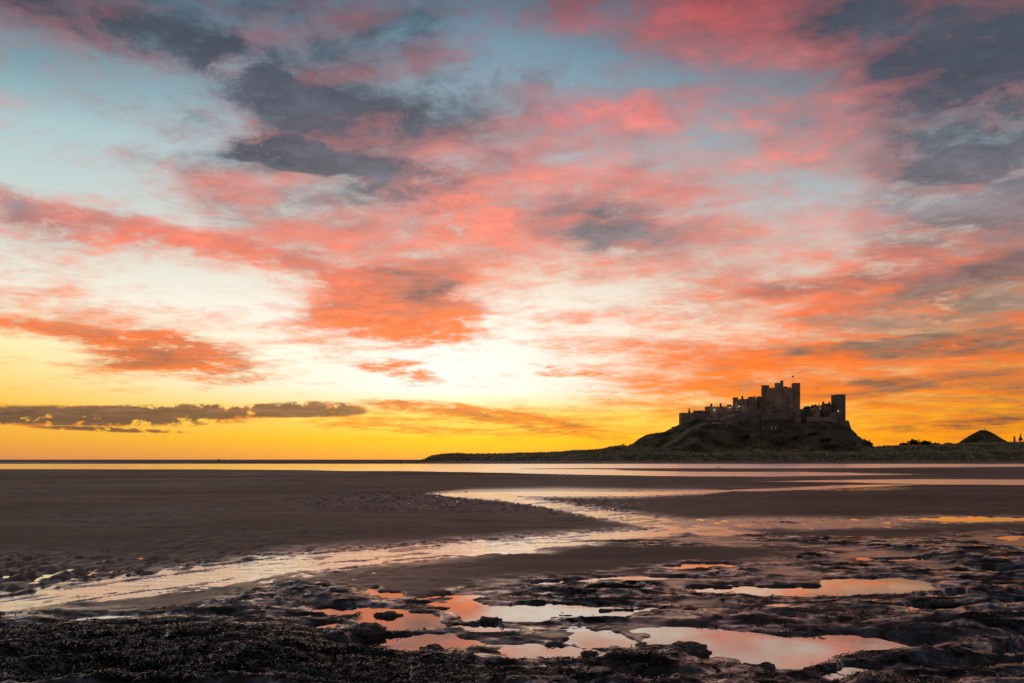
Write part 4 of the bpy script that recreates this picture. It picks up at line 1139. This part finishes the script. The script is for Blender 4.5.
# seaweed straps over the rocks, thick on the mound at the near left
m, T, out = new_mat('bladder_wrack')
geo = T.n.new('ShaderNodeNewGeometry')
rnd = geo.outputs['Random Per Island']
c = T.ramp(rnd, [(0.0, (0.003, 0.003, 0.003)), (0.6, (0.008, 0.0065, 0.005)), (0.88, (0.022, 0.013, 0.007)), (1.0, (0.05, 0.03, 0.014))])
b = principled(T, out, Base_Color=c, Roughness=0.24); b.inputs['Specular IOR Level'].default_value = 0.65
M['weed'] = m
nW = 70000
pxr = RNG.uniform(-160, 1180, nW * 4); pyr = 585 + (700 - 585) * RNG.random(nW * 4) ** .8
Yr = CAMZ * F / (pyr - HY); Xr = (pxr - CX) * Yr / F
hh_, rk_, wt_, wd_ = beach(Xr[None, :], Yr[None, :])
hh_, rk_, wd_ = hh_[0], rk_[0], wd_[0]
keepm = (hh_ > 0.02) & (rk_ > .7) & (RNG.random(len(Xr)) < np.clip(0.02 + wd_ * 1.2 + 0.14 * sst(fbm(Xr * .7, Yr * .9, 3, 601), .05, .35), 0, 1))
idx = np.where(keepm)[0][:nW]
Xr, Yr, Zr_ = Xr[idx], Yr[idx], hh_[idx]
n = len(Xr)
ang = fbm(Xr * .6, Yr * .6, 2, 611) * 5 + RNG.normal(0, .7, n)
L_ = RNG.uniform(.03, .13, n); wd = RNG.uniform(.002, .0065, n)
dx, dy = np.cos(ang), np.sin(ang)
ks = np.array([0, .33, .66, 1.0])
lift = np.array([.0, .5, .6, .1])
amp = RNG.uniform(.004, .035, n)
cur = RNG.normal(0, .25, n)
pts = []
for kq, lf in zip(ks, lift):
    pxx = Xr + dx * L_ * kq - dy * L_ * cur * kq * kq; pyy = Yr + dy * L_ * kq + dx * L_ * cur * kq * kq; pz = Zr_ + lf * amp - .003
    pts.append((pxx, pyy, pz))
Vs = []
tw = RNG.normal(0, .6, n)
for i, (a_, b_, c_) in enumerate(pts):
    ww = wd * (1.0 if i < 3 else .45)
    Vs.append(np.stack([a_ - dy * ww, b_ + dx * ww, c_ + ww * tw], -1)); Vs.append(np.stack([a_ + dy * ww, b_ - dx * ww, c_ - ww * tw], -1))
Vs = np.stack(Vs, 1).reshape(-1, 3)
fb = np.array([[0, 1, 3, 2], [2, 3, 5, 4], [4, 5, 7, 6]])
Fw = (np.arange(n)[:, None, None] * 8 + fb[None]).reshape(-1, 4)
me = np_mesh('seaweed', Vs, Fw, True)
tag(link('seaweed', me, M['weed']), 'dark seaweed straps draped over the foreground rocks', 'seaweed', kind='stuff')
